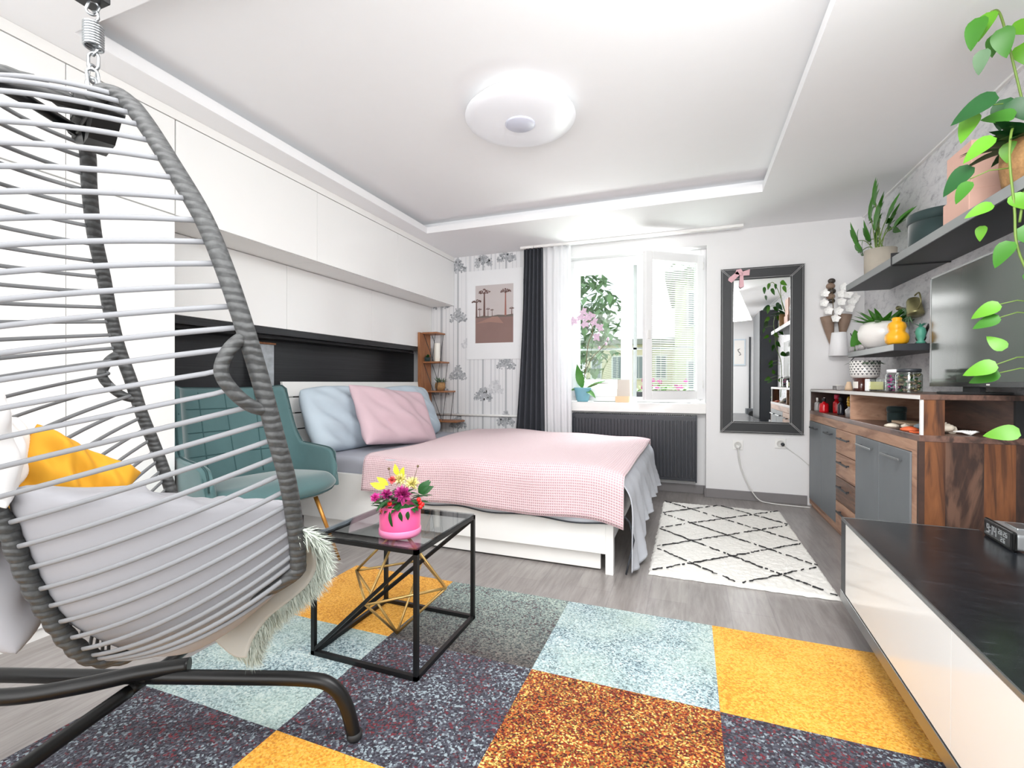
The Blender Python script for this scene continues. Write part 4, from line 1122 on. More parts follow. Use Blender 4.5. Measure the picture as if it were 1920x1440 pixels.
for s_ in (-.007, .007):
    sl(mx0 + s_, mz0, mx0 + fw + s_, mz0 + fw); sl(mx1 + s_, mz0, mx1 - fw + s_, mz0 + fw); sl(mx0 + s_, mz1, mx0 + fw + s_, mz1 - fw); sl(mx1 + s_, mz1, mx1 - fw + s_, mz1 - fw)
sm.build('stitching', 'stitch', t)
t = thing('ribbon_bow', 'pink ribbon bow on the upper corner of the mirror frame', 'bow', (.44, 4.86, 2.0))
bm_ = MB(); yo = YB - .037
def rib(P, nm):
    m = MB(); m.prism([(a, yo - .004, b) for a, b in P], (0, .003, 0)); m.build(nm, 'pinkbow', t)
rib([(.44, 2.11), (.37, 2.04), (.34, 2.065), (.345, 2.085), (.42, 2.145)], 'bow_tail'); rib([(.45, 2.10), (.52, 2.10), (.525, 2.155), (.47, 2.14)], 'bow_loop')
rib([(.435, 2.11), (.40, 2.12), (.41, 2.16), (.45, 2.165), (.47, 2.13)], 'bow_loop'); rib([(.44, 2.10), (.47, 2.10), (.475, 2.0), (.445, 1.985), (.435, 2.0)], 'bow_tail')
MB().ball((.45, yo - .008, 2.115), .016, (1, .5, 1), 10).build('knot', 'pinkbow', t)

# outlets and cable
for (x_, z_, lab) in ((.431, .515, 'white double wall socket below the mirror with a plugged cable'), (.785, .545, 'white wall socket below the mirror next to the dresser')):
    t = thing('wall_socket', lab, 'wall socket', (x_, YB - .01, z_))
    MB().box(x_ - .045, x_ + .045, YB - .012, YB - .001, z_ - .045, z_ + .045, .004).build('plate', 'plastic', t)
    MB().lathe([(0, .012), (.024, .012), (.026, .016), (.032, .016), (.032, 0)], seg=24, mat=Matrix.Translation(V((x_, YB - .002, z_))) @ Euler((PI / 2, 0, 0)).to_matrix().to_4x4()).build('socket_ring', 'cable', t)
t = thing('power_cable', 'white cable with plug running from the socket down to the dresser', 'cable', (.7, 4.85, 0))
MB().lathe([(0, 0), (.018, 0), (.018, .03), (.008, .045), (0, .045)], seg=16, mat=Matrix.Translation(V((.431, YB - .018, .50))) @ Euler((PI / 2, 0, 0)).to_matrix().to_4x4()).build('plug', 'plastic', t)
MB().tube(catmull([(.431, 4.85, .50), (.437, 4.86, .42), (.46, 4.88, .30), (.52, 4.87, .15), (.60, 4.85, .03), (.70, 4.83, .008), (.85, 4.80, .007), (1.0, 4.79, .007)], 8), .005, 8).build('cord', 'cable', t)
t = thing('thin_cable', 'thin white cable from the second socket towards the dresser', 'cable', (.9, 4.9, .4))
MB().lathe([(0, 0), (.015, 0), (.015, .025), (0, .03)], seg=14, mat=Matrix.Translation(V((.80, YB - .018, .54))) @ Euler((PI / 2, 0, 0)).to_matrix().to_4x4()).build('plug', 'charc', t)
MB().tube(catmull([(.80, 4.88, .54), (.86, 4.905, .49), (.95, 4.908, .42), (1.01, 4.908, .36)], 6), .0028, 6).build('cord', 'cable', t)

# ================================================================== DRESSER
DX, DY0, DY1, DZ = 1.012, 2.745, 4.885, .857
t = thing('dresser', 'rustic wooden sideboard with slate grey doors, drawers and a raised open shelf', 'dresser', (1.2, 3.8, 0))
b = MB(); b.m(0).box(DX + .018, XR - .004, DY0 + .02, DY1, .0, DZ - .03); b.build('carcass', ['oldwood_h'], t)
b = MB(); b.box(DX + .0, XR - .004, DY0 - .002, DY1 + .002, DZ - .03, DZ, .002); b.build('main_top', 'topwood', t)
# end panel from vertical planks
ep = MB(); xs_ = [DX, DX + .022, 1.111, 1.25, 1.36, XR - .004]; mi = [2, 0, 1, 0, 1]
for a, b_, k in zip(xs_, xs_[1:], mi): ep.m(k).box(a, b_, DY0, DY0 + .02, 0, DZ - .03)
ep.build('end_panel', ['plank_o', 'plank_d', 'plank_e'], t)
b = MB()
b.box(DX + .001, DX + .018, DY0 + .004, DY1, DZ - .088, DZ - .03); b.box(DX + .001, DX + .018, DY0 + .004, DY1, .03, .075)
b.box(DX + .001, DX + .018, DY0 + .004, 2.822, .075, DZ - .088); b.box(DX + .001, DX + .018, 4.868, DY1, .075, DZ - .088)
b.build('face_frame', 'oldwood', t)
MB().box(DX + .03, XR - .03, DY0 + .02, DY1 - .01, 0, .03).build('plinth', 'plank_e', t)
def handle(par, y0_, y1_, z_, hm='charc'):
    m = MB(); xx = DX - .028; m.box(xx - .005, xx + .003, y0_, y1_, z_ - .006, z_ + .006, .002)
    for yy in (y0_ + .03, y1_ - .035): m.box(xx, DX - .004, yy, yy + .008, z_ - .005, z_ + .005)
    m.build('handle', hm, par)
for (a, b_, ha, hb_) in ((2.825, 3.221, 2.887, 3.135), (3.227, 3.628, 3.287, 3.543), (4.062, 4.462, 4.12, 4.31), (4.467, 4.866, 4.55, 4.76)):
    d = MB().box(DX - .006, DX + .012, a, b_, .078, DZ - .091, .002).build('door', 'door_grey', t); handle(d, ha, hb_, .716, 'steel' if a < 3.5 else 'charc')
for i, (za, zb_) in enumerate(((.60, .766), (.43, .595), (.255, .425), (.078, .25))):
    d = MB().box(DX - .006, DX + .012, 3.634, 4.056, za, zb_, .002).build('drawer', 'oldwood' if i != 2 else wood('rustic_dark_drawer', '8a6a58', '5a453b', (3, 1.5, 14)), t); handle(d, 3.72, 3.96, za + .11)
# hutch
HZ = 1.047; HX = DX + .004
MB().box(HX, XR - .005, DY0, DY1, HZ - .024, HZ, .002).build('hutch_top', 'topwood', t)
def uni(nm, a, *box): MB().box(*box).build(nm, a, t)
uni('divider', 'oldwood', HX + .003, XR - .03, 3.775, 3.79, DZ, HZ - .024); uni('divider', 'plank_e', HX + .003, XR - .03, DY1 - .016, DY1, DZ, HZ - .024)
uni('end_post', 'plank_o', DX + .018, 1.109, DY0 + .004, DY0 + .02, DZ, HZ - .024)
uni('end_post_edge', 'white', DX + .008, DX + .018, DY0 + .004, DY0 + .02, DZ, HZ - .024)
uni('back_panel', 'topwood', XR - .03, XR - .012, DY0 + .02, DY1, DZ, HZ - .024)
uni('rear_post', 'blackm', 1.36, XR - .03, DY0 + .004, DY0 + .02, DZ, HZ - .024)
uni('hutch_edge_shine', 'whitem', HX - .002, HX + .001, DY0 + .004, DY1, HZ - .022, HZ - .004)  # pale strip painting the shine along the front of the glossy top

# things in the hutch (left compartment bottles)
def bottle(name, mat, capm, label, x_, y_, r_, h_, neck=.35, capr=.4, z0_=DZ, body='round'):
    t_ = thing(name, label, 'bottle', (x_, y_, z0_ + .0005), group='perfume bottles in the open shelf')
    o_ = (x_, y_, z0_ + .0005)
    MB().lathe([(0, 0), (r_, 0), (r_ * 1.03, h_ * .1), (r_, h_ * .55), (r_ * .8, h_ * .64), (r_ * neck, h_ * .68), (r_ * neck, h_ * .76), (0, h_ * .76)], o_, 18).build('glass_body', mat, t_)
    MB().lathe([(0, h_ * .76), (r_ * capr, h_ * .76), (r_ * capr, h_ * .98), (r_ * capr * .8, h_), (0, h_)], o_, 14).build('cap', capm, t_)
M['rosecap'] = plain('rose_cap', 'd6415f', .3); M['purple'] = plain('purple_glass', '3d3350', .2)
bottle('perfume_bottle', 'clearb', 'pot', 'slender clear perfume bottle at the far end of the open shelf', 1.05, 4.80, .022, .115)
bottle('perfume_bottle', 'clearb', 'pot', 'small clear perfume bottle with white cap behind the red one', 1.07, 4.66, .018, .12)
bottle('perfume_bottle', 'redglass', 'blackm', 'round red perfume bottle with a black cap', 1.045, 4.56, .034, .118, .35, .42)
bottle('perfume_bottle', 'redglass', 'rosecap', 'tall red bottle with a rose coloured cap', 1.12, 4.50, .026, .15, .5, .7)
bottle('perfume_bottle', 'darkb', 'blackm', 'slim dark grey perfume bottle', 1.09, 4.27, .022, .135, .5, .7)
bottle('perfume_bottle', 'purple', 'blackm', 'squat dark violet perfume bottle', 1.13, 4.14, .028, .10, .4, .5)
t2 = thing('perfume_bottle', 'perfume bottle with a large amber crystal stopper', 'bottle', (1.08, 4.02, DZ), group='perfume bottles in the open shelf')
MB().lathe([(0, .0005), (.026, .0005), (.028, .05), (.012, .065), (.012, .078), (0, .078)], (1.08, 4.02, DZ), 16).build('glass_body', 'clearb', t2)
m = MB()
for i in range(8):
    a = 2 * PI * i / 8; m.ball((1.08 + .02 * math.cos(a) * .6, 4.02 + .034 * math.cos(a), DZ + .11 + .024 * math.sin(a)), .017, seg=8)
m.ball((1.08, 4.02, DZ + .11), .024, (.7, 1, 1), 10); m.build('stopper', 'amber', t2)
t2 = thing('green_jar', 'dark green lidded jar at the back of the open shelf', 'jar', (1.25, 3.66, DZ))
MB().lathe([(0, .0005), (.045, .0005), (.048, .008), (.048, .058), (.044, .062), (0, .062)], (1.22, 3.62, DZ), 24).build('jar_body', 'dkbox', t2)
MB().lathe([(0, .063), (.050, .063), (.051, .09), (.044, .098), (0, .098)], (1.22, 3.62, DZ), 24).build('lid', 'dkbox', t2)
tag(MB().box(1.17, 1.28, 3.30, 3.55, DZ + .001, DZ + .016, .003).build('wooden_tray', 'peach'), 'light wooden tray beside the green jar in the open shelf', 'tray')
def shell(name, mat, label, c, r_, kind, cat='shell'):
    m = MB(); c = V(c)
    if kind == 'scallop':
        m.lathe([(0, 0), (r_, 0), (r_ * .95, r_ * .25), (r_ * .5, r_ * .5), (0, r_ * .6)], c, 22, wob=lambda a, z: 1 + .08 * math.cos(a * 9))
    elif kind == 'snail':
        P = []; rr_ = []
        for i in range(60):
            a = i * .34; f_ = (1 - i / 60); P.append(c + V((math.cos(a) * r_ * .55 * f_, math.sin(a) * r_ * .55 * f_, r_ * .35 + r_ * .75 * (1 - f_)))); rr_.append(max(.0015, r_ * .42 * f_))
        m.tube(P, rr_, 8)
    elif kind == 'star':
        pts = []
        for i in range(10):
            a = 2 * PI * i / 10; q_ = r_ if i % 2 == 0 else r_ * .38; pts.append(c + V((math.cos(a) * q_, math.sin(a) * q_, 0)))
        m.prism(pts, (0, 0, r_ * .18))
    elif kind == 'coral':
        for i in range(7):
            a = -.9 + i * .3; m.tube([c + V((0, 0, r_ * .12)), c + V((math.sin(a) * r_ * .6, -.1 * r_ + math.cos(a) * .5 * r_, r_ * .3)), c + V((math.sin(a) * r_ * 1.2, math.cos(a) * r_ * 1.0, r_ * .24))], [r_ * .14, r_ * .12, r_ * .06], 7)
    return tag(m.build(name, mat), label, cat, 'seashells and corals on the sideboard')
z_ = DZ + .0008
shell('seashell', 'shell', 'round pale seashell lying at the front edge of the open shelf', (1.065, 3.22, z_), .034, 'scallop')
shell('seashell', 'shell', 'small spiral shell beside the round pale one', (1.09, 3.12, z_), .024, 'snail')
shell('seashell', 'shello', 'orange red seashell in the open shelf', (1.06, 2.98, z_), .038, 'scallop')
shell('seashell', 'shellb', 'blue grey spiral seashell among the orange shells', (1.13, 3.05, z_), .034, 'snail')
shell('starfish', 'shello', 'small orange starfish beside the wooden post', (1.05, 2.86, z_), .034, 'star', 'starfish')
shell('seashell', 'shellb', 'grey shell behind the orange starfish', (1.13, 2.90, z_), .03, 'scallop')
shell('seashell', 'shell', 'large cream conch shell beside the wooden post', (1.165, 2.88, z_), .05, 'snail')
shell('coral', 'orchidw', 'branching white coral at the end of the sideboard', (1.23, 2.815, z_), .052, 'coral', 'coral')
shell('seashell', 'shell', 'flat cream shell between the conch and the coral', (1.20, 2.96, z_), .036, 'scallop')

# things on the hutch top
HT = HZ + .0006
def onhutch(nm, label, cat, x_, y_): return thing(nm, label, cat, (x_, y_, HT))
t2 = onhutch('tealight_holder', 'small clear glass tealight holder at the far end of the sideboard top', 'candle holder', 1.09, 4.37)
MB().box(1.065, 1.115, 4.28, 4.40, HT, HT + .032, .004).build('glass_block', 'clearb', t2); MB().lathe([(0, .033), (.018, .033), (.018, .037), (0, .037)], (1.09, 4.34, HT), 14).build('tealight', 'candle', t2)
t2 = onhutch('bud_vase', 'small peach coloured wooden cone under the patterned planter', 'ornament', 1.10, 4.12)
MB().lathe([(0, 0), (.026, 0), (.024, .02), (.014, .055), (.012, .062), (0, .064)], (1.10, 4.12, HT), 18).build('body', 'peach', t2)
t2 = onhutch('scented_candle', 'brown glass candle jar with a white label on the sideboard top', 'candle', 1.10, 3.85)
MB().lathe([(0, 0), (.044, 0), (.046, .004), (.046, .088), (.042, .088), (.041, .07), (0, .07)], (1.10, 3.85, HT), 28).build('jar', 'brownglass', t2)
m = MB()
m.grid(lambda u, v: (1.10 + .0468 * math.cos(2.55 + 1.5 * u), 3.85 + .0468 * math.sin(2.55 + 1.5 * u), HT + .018 + .045 * v), 10, 2); m.build('label_sticker', 'paper', t2)
t2 = onhutch('candle_glass', 'pale yellow candle in a clear square glass', 'candle', 1.10, 3.60)
MB().box(1.058, 1.142, 3.555, 3.64, HT, HT + .08, .004).build('glass', 'jar', t2); MB().box(1.066, 1.134, 3.563, 3.632, HT + .012, HT + .062, .004).build('wax', plain('yellow_wax', 'e9e3a6', .5), t2)
def potpourri(x_, y_, label, cols, lid, seed):
    q = random.Random(seed); t2 = onhutch('glass_jar', label, 'jar', x_, y_); r_ = .058
    MB().lathe([(r_ * .98, .002), (r_, .01), (r_, .098), (r_ * .86, .108), (r_ * .86, .112)], (x_, y_, HT), 26).build('jar_wall', 'jar', t2)
    MB().lathe([(0, .112), (r_ * .9, .112), (r_ * .92, .128), (r_ * .86, .131), (0, .131)], (x_, y_, HT), 26).build('lid', lid, t2)
    for k, cm in enumerate(cols):
        m = MB()
        for i in range(34):
            a = q.uniform(0, 2 * PI); rr_ = r_ * .82 * math.sqrt(q.random()); m.ball((x_ + rr_ * math.cos(a), y_ + rr_ * math.sin(a), HT + q.uniform(.012, .10)), .009, (1, 1, .7), 6)
        m.build('dried_petals', cm, t2)['kind'] = 'stuff'
potpourri(1.115, 3.29, 'glass jar of magenta and dark dried petals with a pale lid', ['fuchsia', 'purple', 'shellb'], 'lampw', 2)
potpourri(1.115, 3.15, 'glass jar of green and brown dried petals with a dark lid', ['brass_old', 'dkgreen', 'horn'], 'charc', 3)
# patterned planter on wire stand
px_, py_ = 1.20, 4.13
t2 = thing('planter_pot', 'white pot with black triangle pattern on a wire stand under the small shelf', 'potted plant', (px_, py_, HT))
MB().lathe([(0, .085), (.065, .085), (.085, .10), (.088, .115), (.094, .215), (.088, .215), (.084, .19), (0, .19)], (px_, py_, HT), 32).build('pot', 'pot', t2)
m = MB()
for row in range(6):
    for k in range(22):
        a0 = 2 * PI * (k + .5 * (row % 2)) / 22; zc_ = HT + .112 + row * .018; r2 = interp(zc_ - HT, [.1, .215], [.0885, .0952]) 
        m.poly([(px_ + r2 * math.cos(a0 + d_), py_ + r2 * math.sin(a0 + d_), zc_ + e_) for d_, e_ in ((-.10, .011), (.10, .011), (0, -.001))])
m.build('triangle_pattern', 'charc', t2)
m = MB(); m.tube([(px_ + .07 * math.cos(a), py_ + .07 * math.sin(a), HT + .084) for a in [2 * PI * i / 24 for i in range(24)]], .003, 6, closed=True)
for i in range(4):
    a = PI / 4 + PI / 2 * i; m.tube([(px_ + .07 * math.cos(a), py_ + .07 * math.sin(a), HT + .084), (px_ + .075 * math.cos(a), py_ + .075 * math.sin(a), HT + .002)], .003, 6)
m.build('wire_stand', 'charc', t2)
m = MB()
for i in range(16):
    a = R.uniform(0, 2 * PI); m.leaf((px_ + .06 * math.cos(a), py_ + .06 * math.sin(a), HT + .20), (math.cos(a), math.sin(a), .3), .07, .02, n=5, droop=.5)
m.build('foliage', 'greyleaf', t2)

# ================================================================== SHELVES ON RIGHT WALL
SX = 1.142
def shelf(nm, label, y0_, y1_, z0_, z1_):
    t_ = thing(nm, label, 'shelf', (1.28, (y0_ + y1_) / 2, z0_))
    MB().box(SX + .002, XR - .001, y0_, y1_, z0_, z1_ - .0005, .001).build('board', 'charc', t_)
    MB().box(SX, SX + .004, y0_ + .002, y1_, z0_ + .003, z1_ - .002).build('front_edge', plain('shelf_edge_' + str(len(bpy.data.materials)), '8d9191', .35), t_); return t_
shelf('floating_shelf', 'far section of the long dark grey floating shelf, holding the small palm', 3.475, 4.36, 1.812, 1.862)
shelf('floating_shelf', 'near section of the long dark grey floating shelf above the television', 1.85, 3.470, 1.812, 1.862)
tag(MB().box(SX - .004, XR, 3.468, 3.477, 1.806, 1.885, 0).build('shelf_bracket', 'blackm'), 'thin black metal bracket at the joint of the long floating shelf', 'bracket')
shelf('corner_shelf_board', 'short dark floating shelf between the two levels beside the television', 3.44, 4.30, 1.295, 1.336)
SZ = 1.8625
# palm
t2 = thing('potted_palm', 'small palm in a pale stone pot at the end of the long shelf', 'potted plant', (1.27, 4.08, SZ))
pc_ = V((1.275, 4.08, SZ))
MB().lathe([(0, 0), (.088, 0), (.094, .006), (.096, .19), (.088, .19), (.086, .175), (0, .175)], pc_, 32).build('pot', 'stonepot', t2)
MB().lathe([(0, .176), (.085, .176)], pc_, 20).build('soil', 'soil', t2)
m = MB(); sm_ = MB(); q = random.Random(8)
fronds = [(.06, .42, -.5, .10), (-.0, .40, 0, .2), (.09, .30, .8, .15), (-.10, .25, -.9, .3), (.02, .48, .35, -.2), (-.07, .33, -.4, .4), (-.05, .27, -1.2, -.2), (.0, .24, .6, -.3), (.1, .2, 1.1, .3), (-.13, .18, -1.3, .1), (.03, .28, .2, .6), (-.03, .22, -.7, .5)]
for (ox, hz, lean, yy) in fronds:
    tip = pc_ + V((yy * .12 - .03, -lean * .24 + .02, hz * .84 + .12)); bs = pc_ + V((q.uniform(-.03, .03), q.uniform(-.03, .03), .17))
    P = [bs, bs.lerp(tip, .5) + V((0, 0, .04)), tip]; sm_.tube(catmull(P, 4), .003, 5)
    dd = (tip - bs).normalized()
    for k in range(7):
        a = -1.2 + 2.4 * k / 6; sd = V((-.25, -.95, .1)); d2 = (dd * math.cos(a) + sd * math.sin(a)).normalized()
        m.leaf(tip - dd * .03, d2, .19 * (1 - .15 * abs(a)), .042, up=(-1, -.3, .2), n=5, droop=.15)
m.build('fronds', 'green', t2); sm_.build('stems', 'stem', t2)
# round velvet box
t2 = thing('hat_box', 'large round dark green velvet box with lid on the long shelf', 'box', (1.275, 3.22, SZ))
MB().lathe([(0, 0), (.128, 0), (.130, .003), (.130, .12), (0, .12)], (1.275, 3.235, SZ), 48).build('box_body', 'dkbox', t2)
MB().lathe([(.1305, .118), (.137, .12), (.138, .165), (.134, .17), (0, .171)], (1.275, 3.235, SZ), 48).build('lid', 'dkbox', t2)
# blush boxes
tag(MB().box(1.17, 1.40, 2.70, 2.93, SZ, SZ + .11, .003).build('storage_box', 'pinkbox'), 'lower of two stacked blush pink boxes on the long shelf', 'box')
tag(MB().box(1.18, 1.39, 2.705, 2.92, SZ + .1105, SZ + .33, .003).build('storage_box', 'pinkbox'), 'upper of two stacked blush pink boxes behind the trailing plant', 'box')

# small shelf things
S2 = 1.3366
t2 = thing('succulent_bowl', 'green aloe like plant in a round white bowl on the short shelf', 'potted plant', (1.25, 3.98, S2))
bc2 = V((1.265, 4.0, S2))
MB().lathe([(0, 0), (.07, 0), (.10, .02), (.138, .075), (.143, .12), (.128, .165), (.108, .188), (.10, .185), (.115, .15), (0, .15)], bc2, 40).build('bowl', 'pot', t2)
m = MB(); q = random.Random(4)
for i in range(60):
    a = q.uniform(0, 2 * PI); el = q.uniform(.25, 1.4); r0 = q.uniform(.0, .07)
    m.leaf(bc2 + V((r0 * math.cos(a), r0 * math.sin(a), .165)), (math.cos(a), math.sin(a), el), q.uniform(.13, .18), .036, n=5, droop=.12, fold=.3)
m.build('leaves', 'green', t2)
tag(MB().lathe([(0, 0), (.040, 0), (.053, .012), (.058, .040), (.053, .060), (.038, .078), (.041, .092), (.045, .110), (.039, .130), (.023, .141), (.023, .152), (.026, .156), (.019, .165), (0, .165)],
    (1.185, 3.52, S2), 32, wob=lambda a, z: 1 + .05 * abs(math.sin(a * 4))).build('gourd_vase', 'yellowv'), 'yellow double gourd shaped ceramic vase on the short shelf', 'vase')
for i, (yy, xx) in enumerate(((4.27, 1.165), (4.13, 1.162), (4.04, 1.158))):
    tag(MB().lathe([(0, 0), (.018, 0), (.022, .04), (.019, .04), (.016, .006), (0, .006)], (xx, yy, S2), 16).build('shot_glass', 'clearb'),
        ('small clear glass at the far front corner of the short shelf', 'small clear glass in front of the round white bowl, farther of two', 'small clear glass in front of the round white bowl, nearer of two')[i], 'glass')
tag(MB().leaf((1.20, 4.23, S2 + .01), (-.15, .1, 1), .16, .11, up=(-.7, -.7, 0), n=8, droop=-.1, heart=True).build('cactus_leaf', 'green'), 'single upright green leaf in front of the round white bowl', 'plant')
# watering can on the wall
t2 = thing('watering_can', 'tarnished brass watering can hanging on the plaster wall', 'watering can', (1.37, 3.72, 1.56))
cc = V((1.372, 3.80, 1.60)); rt_ = Euler((-.35, 0, 0)).to_matrix().to_4x4(); mt_ = Matrix.Translation(cc) @ rt_
MB().lathe([(0, -.06), (.044, -.06), (.046, -.05), (.038, .04), (.03, .055), (.02, .06), (0, .06)], seg=24, mat=mt_).build('body', 'brass_old', t2)
m = MB(); m.tube([mt_ @ V(p) for p in ((0, .04, -.03), (0, .09, .02), (0, .17, .08), (0, .22, .105))], [.011, .009, .008, .008], 8); m.lathe([(0, 0), (.018, .0), (.018, .006), (.006, .016)], seg=12, mat=Matrix.Translation(mt_ @ V((0, .225, .108))) @ Euler((1.1, 0, 0)).to_matrix().to_4x4()); m.build('spout', 'brass_old', t2)
MB().tube(catmull([mt_ @ V(p) for p in ((0, -.035, -.04), (0, -.09, -.02), (0, -.09, .05), (0, -.03, .065))], 6), .005, 8).build('handle', 'brass_old', t2)
m = MB()
for (dy, dz) in ((.9, -.1), (.5, -.9), (-.1, -1), (.8, .3), (-.6, -.8)): m.leaf(cc + V((-.02, .02, -.03)), (-.2, dy, dz), .11, .022, up=(-1, 0, 0), droop=.2)
m.build('air_plant', 'greyleaf', t2)
t2 = thing('bird_figurine', 'dark bird figurine on the short shelf', 'figurine', (1.34, 3.62, S2))
m = MB(); m.ball((1.34, 3.62, S2 + .045), .03, (.8, 1.5, .9), 12); m.ball((1.34, 3.665, S2 + .085), .016, seg=10); m.tube([(1.34, 3.58, S2 + .06), (1.34, 3.53, S2 + .10), (1.34, 3.52, S2 + .12)], [.012, .008, .003], 6); m.tube([(1.34, 3.675, S2 + .085), (1.34, 3.72, S2 + .092)], [.006, .001], 6)
m.build('body', 'darkfig', t2); MB().lathe([(0, 0), (.04, 0), (.03, .012), (.012, .03), (0, .03)], (1.34, 3.62, S2), 16).build('foot', 'darkfig', t2)
t2 = thing('mint_figurine', 'green pineapple figurine on the short shelf beside the television', 'figurine', (1.30, 3.485, S2))
MB().lathe([(0, 0), (.02, 0), (.024, .01), (.014, .02), (.022, .04), (.027, .065), (.022, .09), (.012, .1), (0, .1)], (1.29, 3.485, S2), 16, wob=lambda a, z: 1 + .07 * math.sin(a * 8)).build('body', 'mint', t2)
m = MB()
for i in range(12): m.leaf((1.29, 3.485, S2 + .095), (math.cos(i * 2.4), math.sin(i * 2.4), 1.2), .045, .012, n=4)
m.build('crown', 'mint', t2)

# wall sconce and horn vases on the back wall
t2 = thing('wall_lamp', 'white cone shaded lamp below the horn vases on the back wall', 'lamp', (1.215, 4.82, 1.34))
MB().lathe([(.073, 0), (.075, .002), (.055, .20), (.052, .205), (.050, .2), (.070, .004)], (1.215, 4.83, 1.335), 40).build('lamp_shade', 'lampw', t2)
m = MB(); m.tube([(1.30, 4.83, 1.53), (1.33, 4.83, 1.45), (1.345, 4.84, 1.34), (1.30, 4.85, 1.28)], .004, 7); m.box(1.18, 1.25, 4.90, 4.915, 1.40, 1.47, .003); m.tube([(1.215, 4.905, 1.44), (1.215, 4.83, 1.44)], .006, 8); m.build('arm', 'charc', t2)
def horn(x_, z_, lean, label, L=.30, r_=.05):
    P = [V((x_ + lean * f_ * L, 4.87 + .01 * f_, z_ - L * f_)) for f_ in [i / 8 for i in range(9)]]
    o_ = MB().tube(P, [r_ * (1 - (i / 8) ** 1.3) + .003 for i in range(9)], 16, up=(0, 1, 0)).build('horn_vase', 'horn'); return tag(o_, label, 'vase', 'horn shaped wall vases')
horn(1.135, 1.69, .15, 'brown horn shaped wall vase with the longer pointed tip', .30); horn(1.27, 1.70, -.1, 'brown horn shaped wall vase nearer the shelves', .25)
t2 = thing('white_orchid', 'cluster of white artificial orchid flowers on the back wall', 'flowers', (1.2, 4.85, 1.7)); q = random.Random(12)
for (a, b_) in ((1.10, 1.80), (1.13, 1.73), (1.10, 1.88), (1.20, 1.72), (1.22, 1.80), (1.27, 1.86), (1.31, 1.80), (1.25, 1.93), (1.34, 1.84), (1.18, 1.66), (1.28, 1.74), (1.23, 1.87)):
    m = MB()
    dy = q.uniform(-.05, .03)
    for k in range(5): an = 2 * PI * k / 5 + q.random() * .4; m.leaf((a, 4.845 + dy, b_), (math.cos(an), -.45, math.sin(an)), .046, .044, up=(0, -1, 0), n=5, heart=True, droop=-.15)
    m.ball((a, 4.838 + dy, b_), .008, seg=8)
    m.build('flower', 'orchidw', t2)
MB().tube(catmull([(1.17, 4.87, 1.62), (1.18, 4.86, 1.75), (1.17, 4.86, 1.9), (1.16, 4.87, 1.99)], 5), .003, 6).build('stem', 'stemb', t2)
t2 = thing('bead_hanging', 'strand of dark patterned beads above the white orchid', 'wall ornament', (1.168, 4.88, 1.85))
for k, (z_, r_) in enumerate(((2.0, .03), (1.955, .036), (1.91, .034), (1.865, .036), (1.825, .028))): MB().ball((1.168 + .004 * (-1) ** k, 4.882, z_), r_, (1, .8, .8), 12).build('bead', 'bead' if k % 2 == 0 else 'horn', t2)

# ================================================================== TELEVISION
TXf, TY0, TY1, TZ0, TZ1 = 1.25, 2.20, 3.26, 1.085, 1.68
t = thing('television', 'flat television with a thin dark bezel standing on the sideboard', 'television', (1.28, 2.9, HZ))
MB().box(TXf + .002, TXf + .035, TY0, TY1, TZ0, TZ1, .003).build('back_cover', 'bezel', t)
MB().box(TXf, TXf + .004, TY0 + .008, TY1 - .008, TZ0 + .022, TZ1 - .008).build('screen', 'screen', t)
m = MB(); m.box(TXf - .002, TXf + .006, TY1 - .008, TY1 + .001, TZ0, TZ1); m.box(TXf - .002, TXf + .006, TY0, TY0 + .008, TZ0, TZ1); m.box(TXf - .002, TXf + .006, TY0, TY1, TZ1 - .008, TZ1 + .001)
m.build('bezel', plain('bezel_silver', '9a9c9c', .3, metal=.5), t)
MB().box(TXf - .003, TXf + .006, TY0, TY1, TZ0 - .001, TZ0 + .02, .001).build('lower_bezel', 'bezel', t)
MB().box(TXf - .0042, TXf - .003, 2.70, 2.725, TZ0 + .006, TZ0 + .013).build('logo', 'pot', t)
m = MB(); m.box(TXf - .09, TXf + .12, 2.78, 2.96, HT, HT + .012, .003); m.box(TXf + .005, TXf + .03, 2.80, 2.94, HT + .01, TZ0 + .03, .002); m.build('stand_foot', 'blackm', t)

# ================================================================== LOWBOARD
LX0, LY1, LY0, LZ = .635, 2.47, -.45, .505
lrz = math.radians(1.6)
t = thing('lowboard', 'low television bench with white glossy front and black slate top in the foreground', 'tv bench', (LX0, LY1, 0), -lrz)
LW, LL = .47, 2.9
def lb(nm, mat, *b_, bev=0): MB().box(*b_, bev).build(nm, mat, t, world=False)
lb('body', 'charc', .012, LW, -LL, -.005, .165, LZ - .012)
lb('top', 'slate', 0.004, LW, -LL, 0, LZ - .010, LZ, bev=.001)
lb('top_edge', 'steel', 0, .005, -LL, .001, LZ - .012, LZ + .001, bev=.001)
lb('top_edge', 'steel', 0, LW, -.001, .005, LZ - .012, LZ + .001, bev=.001)
lb('corner_post', 'charc', 0, .016, -.060, .003, .165, LZ - .012)
for i in range(3): lb('front_flap', 'gloss', .001, .013, -.062 - (i + 1) * .94 + .002, -.062 - i * .94, .19, LZ - .014)
lb('lower_rail', 'steel', -.003, .03, -LL, .003, .140, .186, bev=.002)
for yy in (-.19, -2.6): lb('leg', 'steel', .07, .11, yy - .05, yy, 0.0, .15, bev=.002); lb('leg', 'steel', LW - .09, LW - .05, yy - .05, yy, 0.0, .15, bev=.002)
